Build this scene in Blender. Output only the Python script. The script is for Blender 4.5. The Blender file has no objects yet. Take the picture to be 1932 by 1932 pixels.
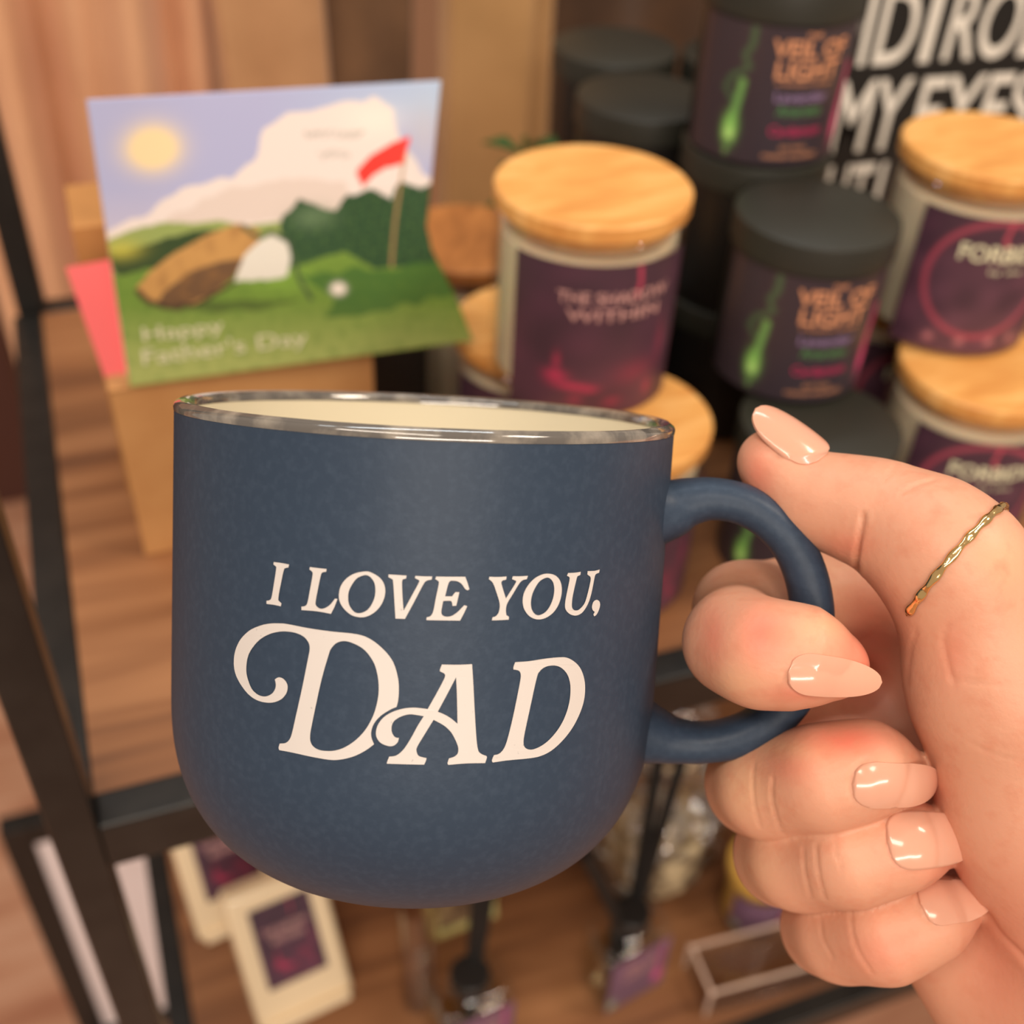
import bpy, bmesh, math, random
import numpy as np
from mathutils import Vector, Matrix
from mathutils.geometry import tessellate_polygon

C = bpy.context.scene.collection
random.seed(7)
PI = math.pi
CAMZ = 1.50                       # camera height above the floor
F = 2150.0                        # focal length in pixels of the 1932 px frame

# ------------------------------------------------------------------ camera frame
def _n(v):
    v = np.array(v, float)
    return v / np.linalg.norm(v)
Zc = _n((146, 2584, 2150))        # world up seen from the camera
Xc = np.array((6888, 1399, -2150.0))
Xc = _n(Xc - Zc * (Xc @ Zc))      # world x (along the shelf)
Yc = np.cross(Zc, Xc)             # world y (into the shelf)
RW = np.stack([Xc, Yc, Zc])       # camera vector -> world vector
CAMP = np.array((0, 0, CAMZ))

def c2w(p):
    return np.asarray(p, float) @ RW.T + CAMP
def cray(px, py):
    return np.array(((px - 966) / F, -(py - 966) / F, -1.0))
def campt(px, py, d):
    return cray(px, py) * d
def wray(px, py):
    return cray(px, py) @ RW.T
def on_z(px, py, z):
    r = wray(px, py); return CAMP + r * (z - CAMZ) / r[2]
def on_y(px, py, y):
    r = wray(px, py); return CAMP + r * y / r[1]
def to_px(w):
    v = (np.asarray(w, float) - CAMP) @ RW
    return np.stack([966 + F * v[..., 0] / -v[..., 2], 966 - F * v[..., 1] / -v[..., 2]], -1)

cam = bpy.data.cameras.new('camera')
cam.sensor_width = 36
cam.lens = 36 * F / 1932
cam.clip_start = 0.01
cam.dof.use_dof = True
cam.dof.focus_distance = 0.196
cam.dof.aperture_fstop = 12.0
cam.dof.aperture_blades = 0
camo = bpy.data.objects.new('camera', cam)
C.objects.link(camo)
M = Matrix([list(RW[0]) + [0], list(RW[1]) + [0], list(RW[2]) + [CAMZ], [0, 0, 0, 1]])
camo.matrix_world = M
bpy.context.scene.camera = camo

# ------------------------------------------------------------------ world, lights, exposure
wd = bpy.data.worlds.new('world'); bpy.context.scene.world = wd
wd.use_nodes = True
bg = wd.node_tree.nodes['Background']
bg.inputs[0].default_value = (1.0, 0.80, 0.64, 1)
bg.inputs[1].default_value = 0.60

def area(name, loc, target, sx, sy, power, col):
    l = bpy.data.lights.new(name, 'AREA'); l.shape = 'RECTANGLE'
    l.size = sx; l.size_y = sy; l.energy = power; l.color = col
    o = bpy.data.objects.new(name, l); C.objects.link(o)
    o.location = loc
    o.rotation_euler = (Vector(target) - Vector(loc)).to_track_quat('-Z', 'Y').to_euler()
    return o
area('ceiling_lamp_a', (-0.7, -0.6, 3.0), (0.1, 0.3, 1.1), 1.5, 0.28, 35, (1.0, 0.86, 0.72))
area('ceiling_lamp_b', (1.2, -0.2, 3.0), (0.3, 0.3, 1.1), 0.5, 0.5, 30, (1.0, 0.83, 0.66))
area('ceiling_strip_a', (0.1, 0.9, 2.9), (0.1, 0.4, 1.1), 1.6, 0.06, 12, (0.86, 0.95, 1.0))
area('front_fill_lamp', (-0.3, -1.9, 2.3), (0.1, 0.2, 1.3), 1.7, 0.16, 34, (1.0, 0.88, 0.76))  # added fill behind the camera, set below ceiling height to brighten the fronts

vs = bpy.context.scene.view_settings
vs.view_transform = 'Standard'; vs.look = 'None'; vs.gamma = 1.0; vs.use_curve_mapping = False
vs.exposure = -0.42
cy = bpy.context.scene.cycles
cy.max_bounces = 10; cy.transparent_max_bounces = 16; cy.transmission_bounces = 10
cy.use_denoising = True
cy.caustics_refractive = False; cy.caustics_reflective = False

# ------------------------------------------------------------------ materials
def srgb(r, g, b):
    f = lambda c: (c / 255 / 12.92) if c / 255 <= .04045 else ((c / 255 + .055) / 1.055) ** 2.4
    return (f(r), f(g), f(b), 1)

def mat(name, col, rough=.5, metal=0.0, spec=.5, coat=0.0, noise=None, bump=None, sss=None, trans=0, ior=1.45, attr=None, sheen=0, wood=None, alpha=None):
    m = bpy.data.materials.new(name); m.use_nodes = True
    nt = m.node_tree; N = nt.nodes; L = nt.links
    b = N['Principled BSDF']
    b.inputs['Base Color'].default_value = col
    b.inputs['Roughness'].default_value = rough
    b.inputs['Metallic'].default_value = metal
    b.inputs['Specular IOR Level'].default_value = spec
    b.inputs['Coat Weight'].default_value = coat
    b.inputs['Transmission Weight'].default_value = trans
    b.inputs['IOR'].default_value = ior
    b.inputs['Sheen Weight'].default_value = sheen
    if alpha is not None: b.inputs['Alpha'].default_value = alpha
    tc = N.new('ShaderNodeTexCoord')
    if sss:
        b.inputs['Subsurface Weight'].default_value = sss[0]
        b.inputs['Subsurface Radius'].default_value = (1.0, .35, .2)
        b.inputs['Subsurface Scale'].default_value = sss[1]
    src = None
    if attr:
        a = N.new('ShaderNodeAttribute'); a.attribute_name = attr
        src = a.outputs['Color']
    if noise:      # (scale, second colour, contrast lo, hi)
        t = N.new('ShaderNodeTexNoise'); t.inputs['Scale'].default_value = noise[0]; t.inputs['Detail'].default_value = 5
        L.new(tc.outputs['Object'], t.inputs['Vector'])
        r = N.new('ShaderNodeMapRange'); r.inputs[1].default_value = noise[2]; r.inputs[2].default_value = noise[3]
        L.new(t.outputs['Fac'], r.inputs[0])
        mx = N.new('ShaderNodeMix'); mx.data_type = 'RGBA'
        L.new(r.outputs[0], mx.inputs[0])
        if src: L.new(src, mx.inputs[6])
        else: mx.inputs[6].default_value = col
        mx.inputs[7].default_value = noise[1]
        src = mx.outputs[2]
    if wood:       # (scale vector, colour a, colour b, colour c)
        mp = N.new('ShaderNodeMapping'); mp.inputs['Scale'].default_value = wood[0]
        L.new(tc.outputs['Object'], mp.inputs[0])
        t = N.new('ShaderNodeTexNoise'); t.inputs['Scale'].default_value = 1; t.inputs['Detail'].default_value = 6
        t.inputs['Distortion'].default_value = .6
        L.new(mp.outputs[0], t.inputs['Vector'])
        cr = N.new('ShaderNodeValToRGB'); e = cr.color_ramp.elements
        e[0].position = .3; e[0].color = wood[1]; e[1].position = .72; e[1].color = wood[3]
        k = e.new(.5); k.color = wood[2]
        L.new(t.outputs['Fac'], cr.inputs[0]); src = cr.outputs[0]
    if src: L.new(src, b.inputs['Base Color'])
    if bump:       # (scale, strength, distance)
        t = N.new('ShaderNodeTexNoise'); t.inputs['Scale'].default_value = bump[0]; t.inputs['Detail'].default_value = 4
        L.new(tc.outputs['Object'], t.inputs['Vector'])
        bp = N.new('ShaderNodeBump'); bp.inputs['Strength'].default_value = bump[1]; bp.inputs['Distance'].default_value = bump[2]
        L.new(t.outputs['Fac'], bp.inputs['Height']); L.new(bp.outputs[0], b.inputs['Normal'])
    return m

def thin(name, tint, rough=.03, base_opac=.06, edge=.75, bump=None):
    m = bpy.data.materials.new(name); m.use_nodes = True
    nt = m.node_tree; N = nt.nodes; L_ = nt.links
    N.remove(N['Principled BSDF']); out = N['Material Output']
    tr = N.new('ShaderNodeBsdfTransparent'); tr.inputs[0].default_value = tint
    gl = N.new('ShaderNodeBsdfGlossy'); gl.inputs['Roughness'].default_value = rough
    lw = N.new('ShaderNodeLayerWeight'); lw.inputs['Blend'].default_value = .15
    mr = N.new('ShaderNodeMapRange'); mr.inputs[3].default_value = base_opac; mr.inputs[4].default_value = edge
    L_.new(lw.outputs['Facing'], mr.inputs[0])
    mx = N.new('ShaderNodeMixShader'); L_.new(mr.outputs[0], mx.inputs[0])
    L_.new(tr.outputs[0], mx.inputs[1]); L_.new(gl.outputs[0], mx.inputs[2]); L_.new(mx.outputs[0], out.inputs[0])
    if bump:
        tc = N.new('ShaderNodeTexCoord'); t = N.new('ShaderNodeTexNoise'); t.inputs['Scale'].default_value = bump[0]
        L_.new(tc.outputs['Object'], t.inputs['Vector'])
        bp = N.new('ShaderNodeBump'); bp.inputs['Strength'].default_value = bump[1]; bp.inputs['Distance'].default_value = bump[2]
        L_.new(t.outputs['Fac'], bp.inputs['Height']); L_.new(bp.outputs[0], gl.inputs['Normal'])
    return m

MT = {}
MT['mug'] = mat('mug_matte_blue', srgb(46, 60, 78), .45, spec=.3, noise=(700, srgb(54, 68, 86), .45, .8), bump=(1500, .12, .0002))
MT['mug_in'] = mat('mug_cream_glaze', srgb(228, 220, 196), .12, spec=.6)
MT['rim'] = mat('rim_bare_glaze', srgb(92, 88, 84), .1, spec=.8, coat=.8, noise=(160, srgb(150, 142, 130), .45, .7))
MT['print'] = mat('cream_print', srgb(204, 198, 194), .55, noise=(1500, srgb(150, 148, 148), .70, .78))
MT['skin'] = mat('skin', srgb(226, 158, 128), .46, spec=.4, attr='tint', sss=(.22, .003), bump=(900, .25, .0003), noise=(260, srgb(206, 136, 108), .5, .95))
MT['nail'] = mat('nude_nail_gel', srgb(214, 158, 134), .16, spec=.5, coat=.25, sss=(.15, .002))
MT['gold'] = mat('gold', (.93, .66, .30, 1), .14, metal=1, bump=(700, .2, .0003))
MT['wood_shelf'] = mat('shelf_wood', srgb(150, 98, 66), .45, wood=((3, 38, 3), srgb(98, 62, 40), srgb(134, 90, 58), srgb(166, 118, 80)))
MT['black_metal'] = mat('black_metal', srgb(27, 26, 25), .36, spec=.4, noise=(60, srgb(36, 34, 32), .4, .7))
MT['lid_wood'] = mat('bamboo', srgb(222, 164, 92), .42, wood=((30, 130, 30), srgb(205, 140, 72), srgb(222, 164, 92), srgb(236, 186, 118)))
MT['lid_dark'] = mat('amber_wood', srgb(170, 110, 58), .5, wood=((30, 110, 30), srgb(140, 88, 44), srgb(170, 110, 58), srgb(190, 128, 70)))
MT['glass'] = thin('clear_glass', (.985, .985, .98, 1), .03, .04, .4)
MT['wax'] = mat('cream_wax', srgb(240, 226, 196), .5, sss=(.2, .004))
MT['tin'] = mat('black_jar', srgb(30, 28, 27), .36, spec=.5)
MT['tin_lid'] = mat('black_lid', srgb(42, 42, 36), .45, spec=.5)
MT['label'] = mat('printed_label', (1, 1, 1, 1), .38, attr='paint')
MT['card'] = mat('printed_card', (1, 1, 1, 1), .35, attr='paint', coat=.15)
MT['paper'] = mat('white_paper', srgb(236, 232, 224), .6)
MT['pink'] = mat('coral_envelope', srgb(246, 108, 108), .6)
MT['kraft'] = mat('kraft_board', srgb(200, 150, 96), .7, noise=(40, srgb(186, 134, 82), .35, .7))
MT['kraft2'] = mat('kraft_board_dark', srgb(188, 134, 78), .7, noise=(40, srgb(170, 120, 68), .35, .7))
MT['sign'] = mat('sign_black', srgb(24, 24, 23), .5)
MT['white_ink'] = mat('white_ink', srgb(232, 228, 218), .5)
MT['orange_ink'] = mat('copper_ink', srgb(222, 156, 116), .5)
MT['pink_ink'] = mat('dusty_pink_ink', srgb(208, 160, 156), .5)
MT['lilac_ink'] = mat('lilac_ink', srgb(150, 126, 168), .5)
MT['green_ink'] = mat('green_ink', srgb(84, 140, 84), .5)
MT['magenta_ink'] = mat('magenta_ink', srgb(196, 50, 100), .5)
MT['pale_ink'] = mat('pale_ink', srgb(226, 224, 190), .5)
MT['grey_ink'] = mat('grey_ink', srgb(150, 146, 150), .5)
MT['cloth_pink'] = mat('cloth_pinkish_beige', srgb(222, 172, 134), .9, sheen=.3, noise=(9, srgb(208, 156, 120), .35, .7), bump=(400, .2, .001))
MT['cloth_tan'] = mat('cloth_tan', srgb(202, 156, 114), .9, sheen=.3, noise=(12, srgb(178, 134, 94), .35, .7))
MT['cloth_brown'] = mat('cloth_brown', srgb(130, 98, 70), .9, sheen=.3, noise=(14, srgb(102, 76, 54), .35, .7))
MT['cloth_khaki'] = mat('cloth_khaki', srgb(190, 148, 98), .9, sheen=.3, noise=(10, srgb(170, 130, 82), .35, .7))
MT['cloth_dark'] = mat('cloth_dark_brown', srgb(92, 66, 44), .9, sheen=.3, noise=(14, srgb(70, 50, 36), .35, .7))
MT['floor'] = mat('floor_wood', srgb(196, 142, 112), .35, wood=((3, 22, 3), srgb(176, 120, 92), srgb(198, 146, 116), srgb(214, 168, 140)))
MT['wall'] = mat('wall_paint', srgb(190, 150, 120), .8)
MT['maroon'] = mat('maroon_board', srgb(84, 52, 44), .6)
MT['white_board'] = mat('white_board', srgb(250, 246, 252), .3)
MT['cream_box'] = mat('cream_box', srgb(238, 216, 180), .3, coat=.3)
MT['acrylic'] = thin('clear_acrylic', (.97, .95, .93, 1), .05, .08, .6)
MT['acrylic_edge'] = mat('acrylic_edge', srgb(246, 218, 200), .15, alpha=.7)
MT['film'] = thin('cellophane', (.95, .92, .86, 1), .10, .30, .95, bump=(60, 1.0, .012))
MT['wrap_fill'] = mat('shredded_cream_fill', srgb(240, 220, 178), .5, noise=(70, srgb(130, 112, 92), .45, .60))
MT['gold_wax'] = mat('golden_wax', srgb(236, 190, 96), .35, sss=(.2, .004))
MT['oil'] = thin('pale_oil', (.9, .88, .70, 1), .05, .15, .7)
MT['reed'] = mat('black_reed', srgb(24, 22, 21), .6)
MT['leaf'] = mat('leaf_green', srgb(52, 84, 38), .5)
MT['steel'] = mat('steel', srgb(180, 176, 168), .25, metal=1)

# ------------------------------------------------------------------ mesh helpers
class MB:
    def __init__(s): s.v = []; s.f = []
    def add(s, v, f):
        o = len(s.v); s.v += [tuple(map(float, p)) for p in v]; s.f += [tuple(i + o for i in q) for q in f]; return s
    def box(s, x0, x1, y0, y1, z0, z1, rot=0, tilt=0, c=None):
        v = [(x, y, z) for x in (x0, x1) for y in (y0, y1) for z in (z0, z1)]
        if rot or tilt:
            c = Vector(c if c is not None else ((x0 + x1) / 2, (y0 + y1) / 2, (z0 + z1) / 2))
            R = Matrix.Rotation(rot, 3, 'Z') @ Matrix.Rotation(tilt, 3, 'X')
            v = [tuple(R @ (Vector(p) - c) + c) for p in v]
        return s.add(v, [(0, 1, 3, 2), (4, 6, 7, 5), (0, 4, 5, 1), (2, 3, 7, 6), (0, 2, 6, 4), (1, 5, 7, 3)])
    def lathe(s, prof, n=64, center=(0, 0, 0)):
        v = []; f = []; m = len(prof); prof = [(1e-5 if r <= .001 else r, z) for r, z in prof]
        for i in range(n):
            a = 2 * PI * i / n
            for r, z in prof: v.append((center[0] + max(r, 1e-5) * math.cos(a), center[1] + max(r, 1e-5) * math.sin(a), center[2] + z))
        for i in range(n):
            j = (i + 1) % n
            for k in range(m - 1): f.append((i * m + k, j * m + k, j * m + k + 1, i * m + k + 1))
        return s.add(v, f)
    def tube(s, path, rad, n=12, cap=True, flat=None):
        P = [Vector(p) for p in path]; m = len(P); v = []; f = []
        R = rad if hasattr(rad, '__len__') else [rad] * m
        up = None
        for i in range(m):
            t = (P[min(i + 1, m - 1)] - P[max(i - 1, 0)]).normalized()
            if up is None: up = t.orthogonal().normalized()
            up = (up - t * up.dot(t)).normalized(); si = t.cross(up)
            for k in range(n):
                a = 2 * PI * k / n
                v.append(P[i] + up * math.cos(a) * R[i] + si * math.sin(a) * R[i])
        for i in range(m - 1):
            for k in range(n):
                l = (k + 1) % n
                f.append((i * n + k, i * n + l, (i + 1) * n + l, (i + 1) * n + k))
        if cap: f.append(tuple(range(n - 1, -1, -1))); f.append(tuple((m - 1) * n + k for k in range(n)))
        return s.add(v, f)
    def build(s, name, m, parent=None, smooth=True, bevel=0, sharp=40):
        me = bpy.data.meshes.new(name); me.from_pydata(s.v, [], s.f); me.update()
        bm = bmesh.new(); bm.from_mesh(me); bmesh.ops.recalc_face_normals(bm, faces=bm.faces)
        if smooth:
            for fc in bm.faces: fc.smooth = True
            for e in bm.edges:
                if len(e.link_faces) == 2 and e.calc_face_angle(0) > math.radians(sharp): e.smooth = False
        bm.to_mesh(me); bm.free()
        me.materials.append(MT[m] if isinstance(m, str) else m)
        o = bpy.data.objects.new(name, me); C.objects.link(o)
        if parent: o.parent = parent
        if bevel:
            b = o.modifiers.new('bevel', 'BEVEL'); b.width = bevel; b.segments = 3; b.limit_method = 'ANGLE'
        return o

def tag(o, label, cat, group=None):
    o['label'] = label; o['category'] = cat
    if group: o['group'] = group
    return o
def thing(name, label, cat, loc=(0, 0, 0), rz=0, group=None):
    o = bpy.data.objects.new(name, None); C.objects.link(o); o.empty_display_size = .02
    o.location = loc; o.rotation_euler = (0, 0, rz)
    return tag(o, label, cat, group)
def struct(o):
    o['kind'] = 'structure'; return o
def dup(root, loc, rz, label, group=None, skip=()):
    r = root.copy(); C.objects.link(r); r.location = loc; r.rotation_euler = (0, 0, rz); r['label'] = label
    if group: r['group'] = group
    for ch in list(root.children):
        c = ch.copy(); C.objects.link(c); c.parent = r
        for g in list(ch.children):
            d = g.copy(); C.objects.link(d); d.parent = c
    return r

# painted print: numpy helpers ------------------------------------------------
def pip(X, Y, poly):
    ins = np.zeros(X.shape, bool); n = len(poly)
    for i in range(n):
        x1, y1 = poly[i]; x2, y2 = poly[(i + 1) % n]
        c = ((y1 > Y) != (y2 > Y)) & (X < (x2 - x1) * (Y - y1) / ((y2 - y1) or 1e-9) + x1)
        ins ^= c
    return ins.astype(float)
def over(col, m, rgb):
    rgb = np.array(srgb(*rgb)[:3]); m = np.clip(m, 0, 1)[..., None]
    return col * (1 - m) + rgb * m
def blob(X, Y, cx, cy, sx, sy, rot=0):
    c, s_ = math.cos(rot), math.sin(rot); dx, dy = X - cx, Y - cy
    a, b = (dx * c + dy * s_) / sx, (-dx * s_ + dy * c) / sy
    return np.exp(-(a * a + b * b))
def seg(X, Y, pts, w):
    d = np.full(X.shape, 1e9)
    for (x1, y1), (x2, y2) in zip(pts[:-1], pts[1:]):
        L2 = (x2 - x1) ** 2 + (y2 - y1) ** 2 + 1e-12
        t = np.clip(((X - x1) * (x2 - x1) + (Y - y1) * (y2 - y1)) / L2, 0, 1)
        d = np.minimum(d, np.hypot(X - x1 - t * (x2 - x1), Y - y1 - t * (y2 - y1)))
    return np.clip(1.5 - d / w, 0, 1)
def cnoise(X, Y, s, seed=0):
    r = np.random.default_rng(seed); o = 0
    for k in range(14):
        a = r.uniform(0, 2 * PI); fq = s * r.uniform(.6, 2.4)
        o = o + np.sin((X * math.cos(a) + Y * math.sin(a)) * fq + r.uniform(0, 6.3))
    return o / 5
def grid_obj(name, pos, colr, m, parent=None, thick=0):
    """pos (n,m,3) grid of points, colr (n,m,3) linear colours"""
    n, k = pos.shape[:2]
    idx = np.arange(n * k).reshape(n, k)
    f = np.stack([idx[:-1, :-1], idx[:-1, 1:], idx[1:, 1:], idx[1:, :-1]], -1).reshape(-1, 4)
    me = bpy.data.meshes.new(name); me.from_pydata(pos.reshape(-1, 3).tolist(), [], f.tolist()); me.update()
    a = me.color_attributes.new('paint', 'FLOAT_COLOR', 'POINT')
    cc = np.ones((n * k, 4), np.float32); cc[:, :3] = colr.reshape(-1, 3); a.data.foreach_set('color', cc.ravel())
    for p in me.polygons: p.use_smooth = True
    me.materials.append(MT[m])
    o = bpy.data.objects.new(name, me); C.objects.link(o)
    if parent: o.parent = parent
    if thick:
        s = o.modifiers.new('thick', 'SOLIDIFY'); s.thickness = thick; s.offset = -1
    return o

_fc = {}
def text_geo(s, bold=0.0, xs=1.0, spacing=1.0):
    key = (s, bold, xs, spacing)
    if key in _fc: return _fc[key]
    cu = bpy.data.curves.new('t', 'FONT'); cu.body = s; cu.offset = bold; cu.space_character = spacing
    cu.align_x = 'CENTER'; cu.align_y = 'CENTER'; cu.resolution_u = 4
    o = bpy.data.objects.new('t', cu); C.objects.link(o)
    bpy.context.view_layer.update()
    me = o.to_mesh()
    v = np.array([p.co[:2] for p in me.vertices]); f = [tuple(p.vertices) for p in me.polygons]
    o.to_mesh_clear(); bpy.data.objects.remove(o); bpy.data.curves.remove(cu)
    v[:, 0] -= (v[:, 0].max() + v[:, 0].min()) / 2; v[:, 1] -= (v[:, 1].max() + v[:, 1].min()) / 2
    h = v[:, 1].max() - v[:, 1].min()
    v = v / h; v[:, 0] *= xs
    _fc[key] = (v, f); return v, f
def text_mb(items, mapf):
    """items: (string, cx, cy, height, xscale, bold[, width]) placed by mapf(u,v)->xyz"""
    mb = MB()
    for it in items:
        s, cx, cy, h, xs, bold = it[:6]
        v, f = text_geo(s, bold, xs)
        v = v * h
        if len(it) > 6: v = v * np.array([it[6] / (v[:, 0].max() - v[:, 0].min()), 1])
        mb.add([mapf(cx + a, cy + b) for a, b in v], f)
    return mb

# ================================================================== THE SETTING
S = CAMZ - .352                   # top of the upper shelf
L = CAMZ - .7515                  # top of the lower shelf
fl = MB().box(-3, 4, -2.5, 4, -.02, 0).build('floor', 'floor', smooth=False); struct(fl)
wb = MB().box(-3, 4, 3.5, 3.6, 0, 3.2).build('wall_back', 'wall', smooth=False); struct(wb)

# ================================================================== DISPLAY SHELF
sh = thing('display_shelf', 'black metal shelving unit with brown wooden shelf boards holding the candles', 'shelf', (0, 0, 0))
XL, XR, Y0, Y1 = -.0570, 1.02, .270, .668
T = .0160
def post(x, y, z1=2.2): return MB().box(x, x + T, y, y + T, 0, z1).build('post', 'black_metal', sh, bevel=.0015)
post(XL, Y0); post(XL + .003, .646); post(XR, Y0); post(XR, .646)
for z in (S, L):
    for (a, b, c, d) in ((XL + T, XR, Y0, Y0 + T), (XL + T, XR, .646, .662)):
        MB().box(a, b, c, d, z - .024, z + .001).build('rail', 'black_metal', sh, bevel=.0015)
    for x in (XL, XR):
        MB().box(x, x + T, Y0 + T, .646, z - .024, z + .001).build('rail', 'black_metal', sh, bevel=.0015)
    MB().box(XL + T, XR, Y0 + T, .646, z - .018, z).build('shelf_board', 'wood_shelf', sh, smooth=False)

# ================================================================== MUG
MC = np.array((-0.01637645, 0.02010293, -0.22390318))
MU = _n((0.05449495, 0.98691759, 0.15173651))
MX = _n(np.array((1.0, 0, 0)) - MU * MU[0])          # towards the handle, in the picture plane
az = math.radians(8)
ML = np.cross(MU, MX)                                 # away from the viewer
hx = MX * math.cos(az) - np.cross(MU, MX) * math.sin(az) * (-1 if np.cross(MU, MX)[2] > 0 else 1)
hx = _n(hx); hy = np.cross(MU, hx)
mug = thing('mug', 'matte navy blue ceramic mug with cream lettering held in the hand', 'mug')
Mm = np.eye(4); Mm[:3, 0] = RW @ hx; Mm[:3, 1] = RW @ hy; Mm[:3, 2] = RW @ MU; Mm[:3, 3] = c2w(MC)
mug.matrix_world = Matrix(Mm.tolist())

def mug_profile():
    H, h0, n, rb = .092, .055, 2.5, .01
    out = [(.048, -h) for h in np.linspace(.0012, h0, 16)]
    for t in np.linspace(0, 1, 40)[1:]:
        a = t * PI / 2
        out.append((rb + (.048 - rb) * max(math.cos(a), 0) ** (2 / n), -h0 - (H - h0) * math.sin(a) ** (2 / n)))
    return out
MP = mug_profile()
b = MB(); b.lathe(MP + [(.001, -.0915)], 160)
b.build('body', 'mug', mug, sharp=70)
ri = .0452
inn = [(ri, -.0012), (ri, -.05)] + [(.008 + (ri - .008) * math.cos(t), -.05 - .0355 * math.sin(t)) for t in np.linspace(.1, PI / 2, 14)] + [(.0005, -.0855)]
MB().lathe(inn, 128).build('interior', 'mug_in', mug)
rim = [(.0481, -.0016), (.0482, -.0008), (.0479, -.0002), (.0470, .0004), (.0461, .0003), (.0453, -.0004), (.0451, -.0016)]
MB().lathe(rim, 160).build('rim', 'rim', mug)

def mug_surface_R(h):
    hs = [-p[1] for p in MP]; rs = [p[0] for p in MP]
    return np.interp(-h, hs, rs)
def mug_hit(px, py, off=.00012):
    r = cray(px, py); lo, hi = .12, .2239
    f = lambda t: (lambda q: np.linalg.norm(q - MU * (q @ MU)) - mug_surface_R(q @ MU))(r * t - MC)
    for _ in range(40):
        m = (lo + hi) / 2
        if f(m) > 0: lo = m
        else: hi = m
    q = r * lo - MC; n = _n(q - MU * (q @ MU)); q = q + n * off
    return (q @ hx, q @ hy, q @ MU)

# handle: swept oval, ends flared into the body
def hpt(px, py):
    """point of the handle's centre plane seen at that pixel, in mug coordinates (y = 0)"""
    r = cray(px, py); t = (MC @ hy) / (r @ hy); q = r * t - MC
    return (q @ hx, q @ MU)
hc = [(1235, 962), (1268, 958), (1300, 947), (1345, 941), (1400, 951), (1448, 978), (1489, 1020), (1517, 1075), (1531, 1140),
      (1530, 1205), (1515, 1270), (1484, 1325), (1440, 1366), (1388, 1390), (1330, 1400), (1275, 1397), (1240, 1388), (1215, 1380)]
hw = [70, 56, 45, 39, 38, 38, 38.5, 39.5, 40, 40, 40, 39.5, 39, 38, 37, 41, 50, 58]
def catmull(P, n=5):
    P = [np.array(p, float) for p in P]; out = []
    for i in range(len(P) - 1):
        a, b_, c, d = P[max(i - 1, 0)], P[i], P[i + 1], P[min(i + 2, len(P) - 1)]
        for k in range(n):
            t = k / n
            out.append(.5 * ((2 * b_) + (c - a) * t + (2 * a - 5 * b_ + 4 * c - d) * t * t + (3 * b_ - a - 3 * c + d) * t ** 3))
    out.append(P[-1]); return out
hp = catmull([(*hpt(x, y), w) for (x, y), w in zip(hc, hw)], 5)
hv = []; hf = []; NS = 28
for i, p in enumerate(hp):
    a, c = hp[max(i - 1, 0)], hp[min(i + 1, len(hp) - 1)]
    t = _n((c - a)[:2]); nn = np.array((-t[1], t[0]))
    r1 = p[2] * .2225 / F; r2 = r1 * 1.32
    for k in range(NS):
        an = 2 * PI * k / NS; ca, sa = math.cos(an), math.sin(an)
        e = 2 / 2.4
        u = r1 * math.copysign(abs(ca) ** e, ca); w = r2 * math.copysign(abs(sa) ** e, sa)
        hv.append((p[0] + nn[0] * u, w, p[1] + nn[1] * u))
for i in range(len(hp) - 1):
    for k in range(NS):
        l = (k + 1) % NS; hf.append((i * NS + k, i * NS + l, (i + 1) * NS + l, (i + 1) * NS + k))
MB().add(hv, hf).build('handle', 'mug', mug)

# lettering, traced outlines wrapped on the mug wall
def smooth_poly(P, n=4):
    P = [np.array(p, float) for p in P]; N = len(P); out = []
    cor = []
    for i in range(N):
        a = P[i] - P[i - 1]; b_ = P[(i + 1) % N] - P[i]
        ang = abs((math.atan2(b_[1], b_[0]) - math.atan2(a[1], a[0]) + PI) % (2 * PI) - PI)
        cor.append(ang > math.radians(48))
    for i in range(N):
        p0, p1, p2, p3 = P[i - 1], P[i], P[(i + 1) % N], P[(i + 2) % N]
        if cor[i]: p0 = p1 - (p2 - p1) * .5
        if cor[(i + 1) % N]: p3 = p2 + (p2 - p1) * .5
        for k in range(n):
            t = k / n
            out.append(.5 * ((2 * p1) + (p2 - p0) * t + (2 * p0 - 5 * p1 + 4 * p2 - p3) * t * t + (3 * p1 - p0 - 3 * p2 + p3) * t ** 3))
    return out
LET = []
def let(o, s, *loops): LET.append([[(o[0] + x * s, o[1] + y * s) for x, y in lp] for lp in loops])
o1, s1 = (430, 1160), .17598
let(o1, s1, [(550,90),(640,97),(860,140),(1100,175),(1390,207),(1540,265),(1680,380),(1775,510),(1825,680),(1833,820),(1825,920),(1808,985),(1740,1015),(1640,1080),(1570,1160),(1540,1240),(1540,1310),(1568,1385),(1480,1450),(1350,1515),(1200,1550),(1080,1550),(880,1515),(700,1475),(555,1448),(548,1420),(560,1378),(620,1372),(660,1340),(690,1270),(740,1050),(800,780),(860,480),(880,370),(870,300),(820,235),(740,195),(650,178),(560,178),(450,205),(340,270),(250,380),(212,480),(203,600),(220,690),(260,790),(320,850),(380,872),(430,868),(480,840),(512,790),(518,740),(508,690),(550,668),(600,685),(635,730),(645,780),(630,840),(580,900),(500,935),(410,938),(310,910),(220,845),(140,740),(90,640),(70,540),(75,430),(100,340),(150,250),(240,165),(350,115),(450,93)],
    [(1085,420),(1110,360),(1160,305),(1230,280),(1310,290),(1420,340),(1500,410),(1570,520),(1605,640),(1618,760),(1612,880),(1580,1020),(1530,1140),(1460,1250),(1360,1350),(1250,1420),(1150,1452),(1060,1457),(980,1445),(920,1410),(890,1360),(885,1300),(895,1220),(950,950),(1010,680)])
o2, s2 = (690, 1220), .22257
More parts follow.
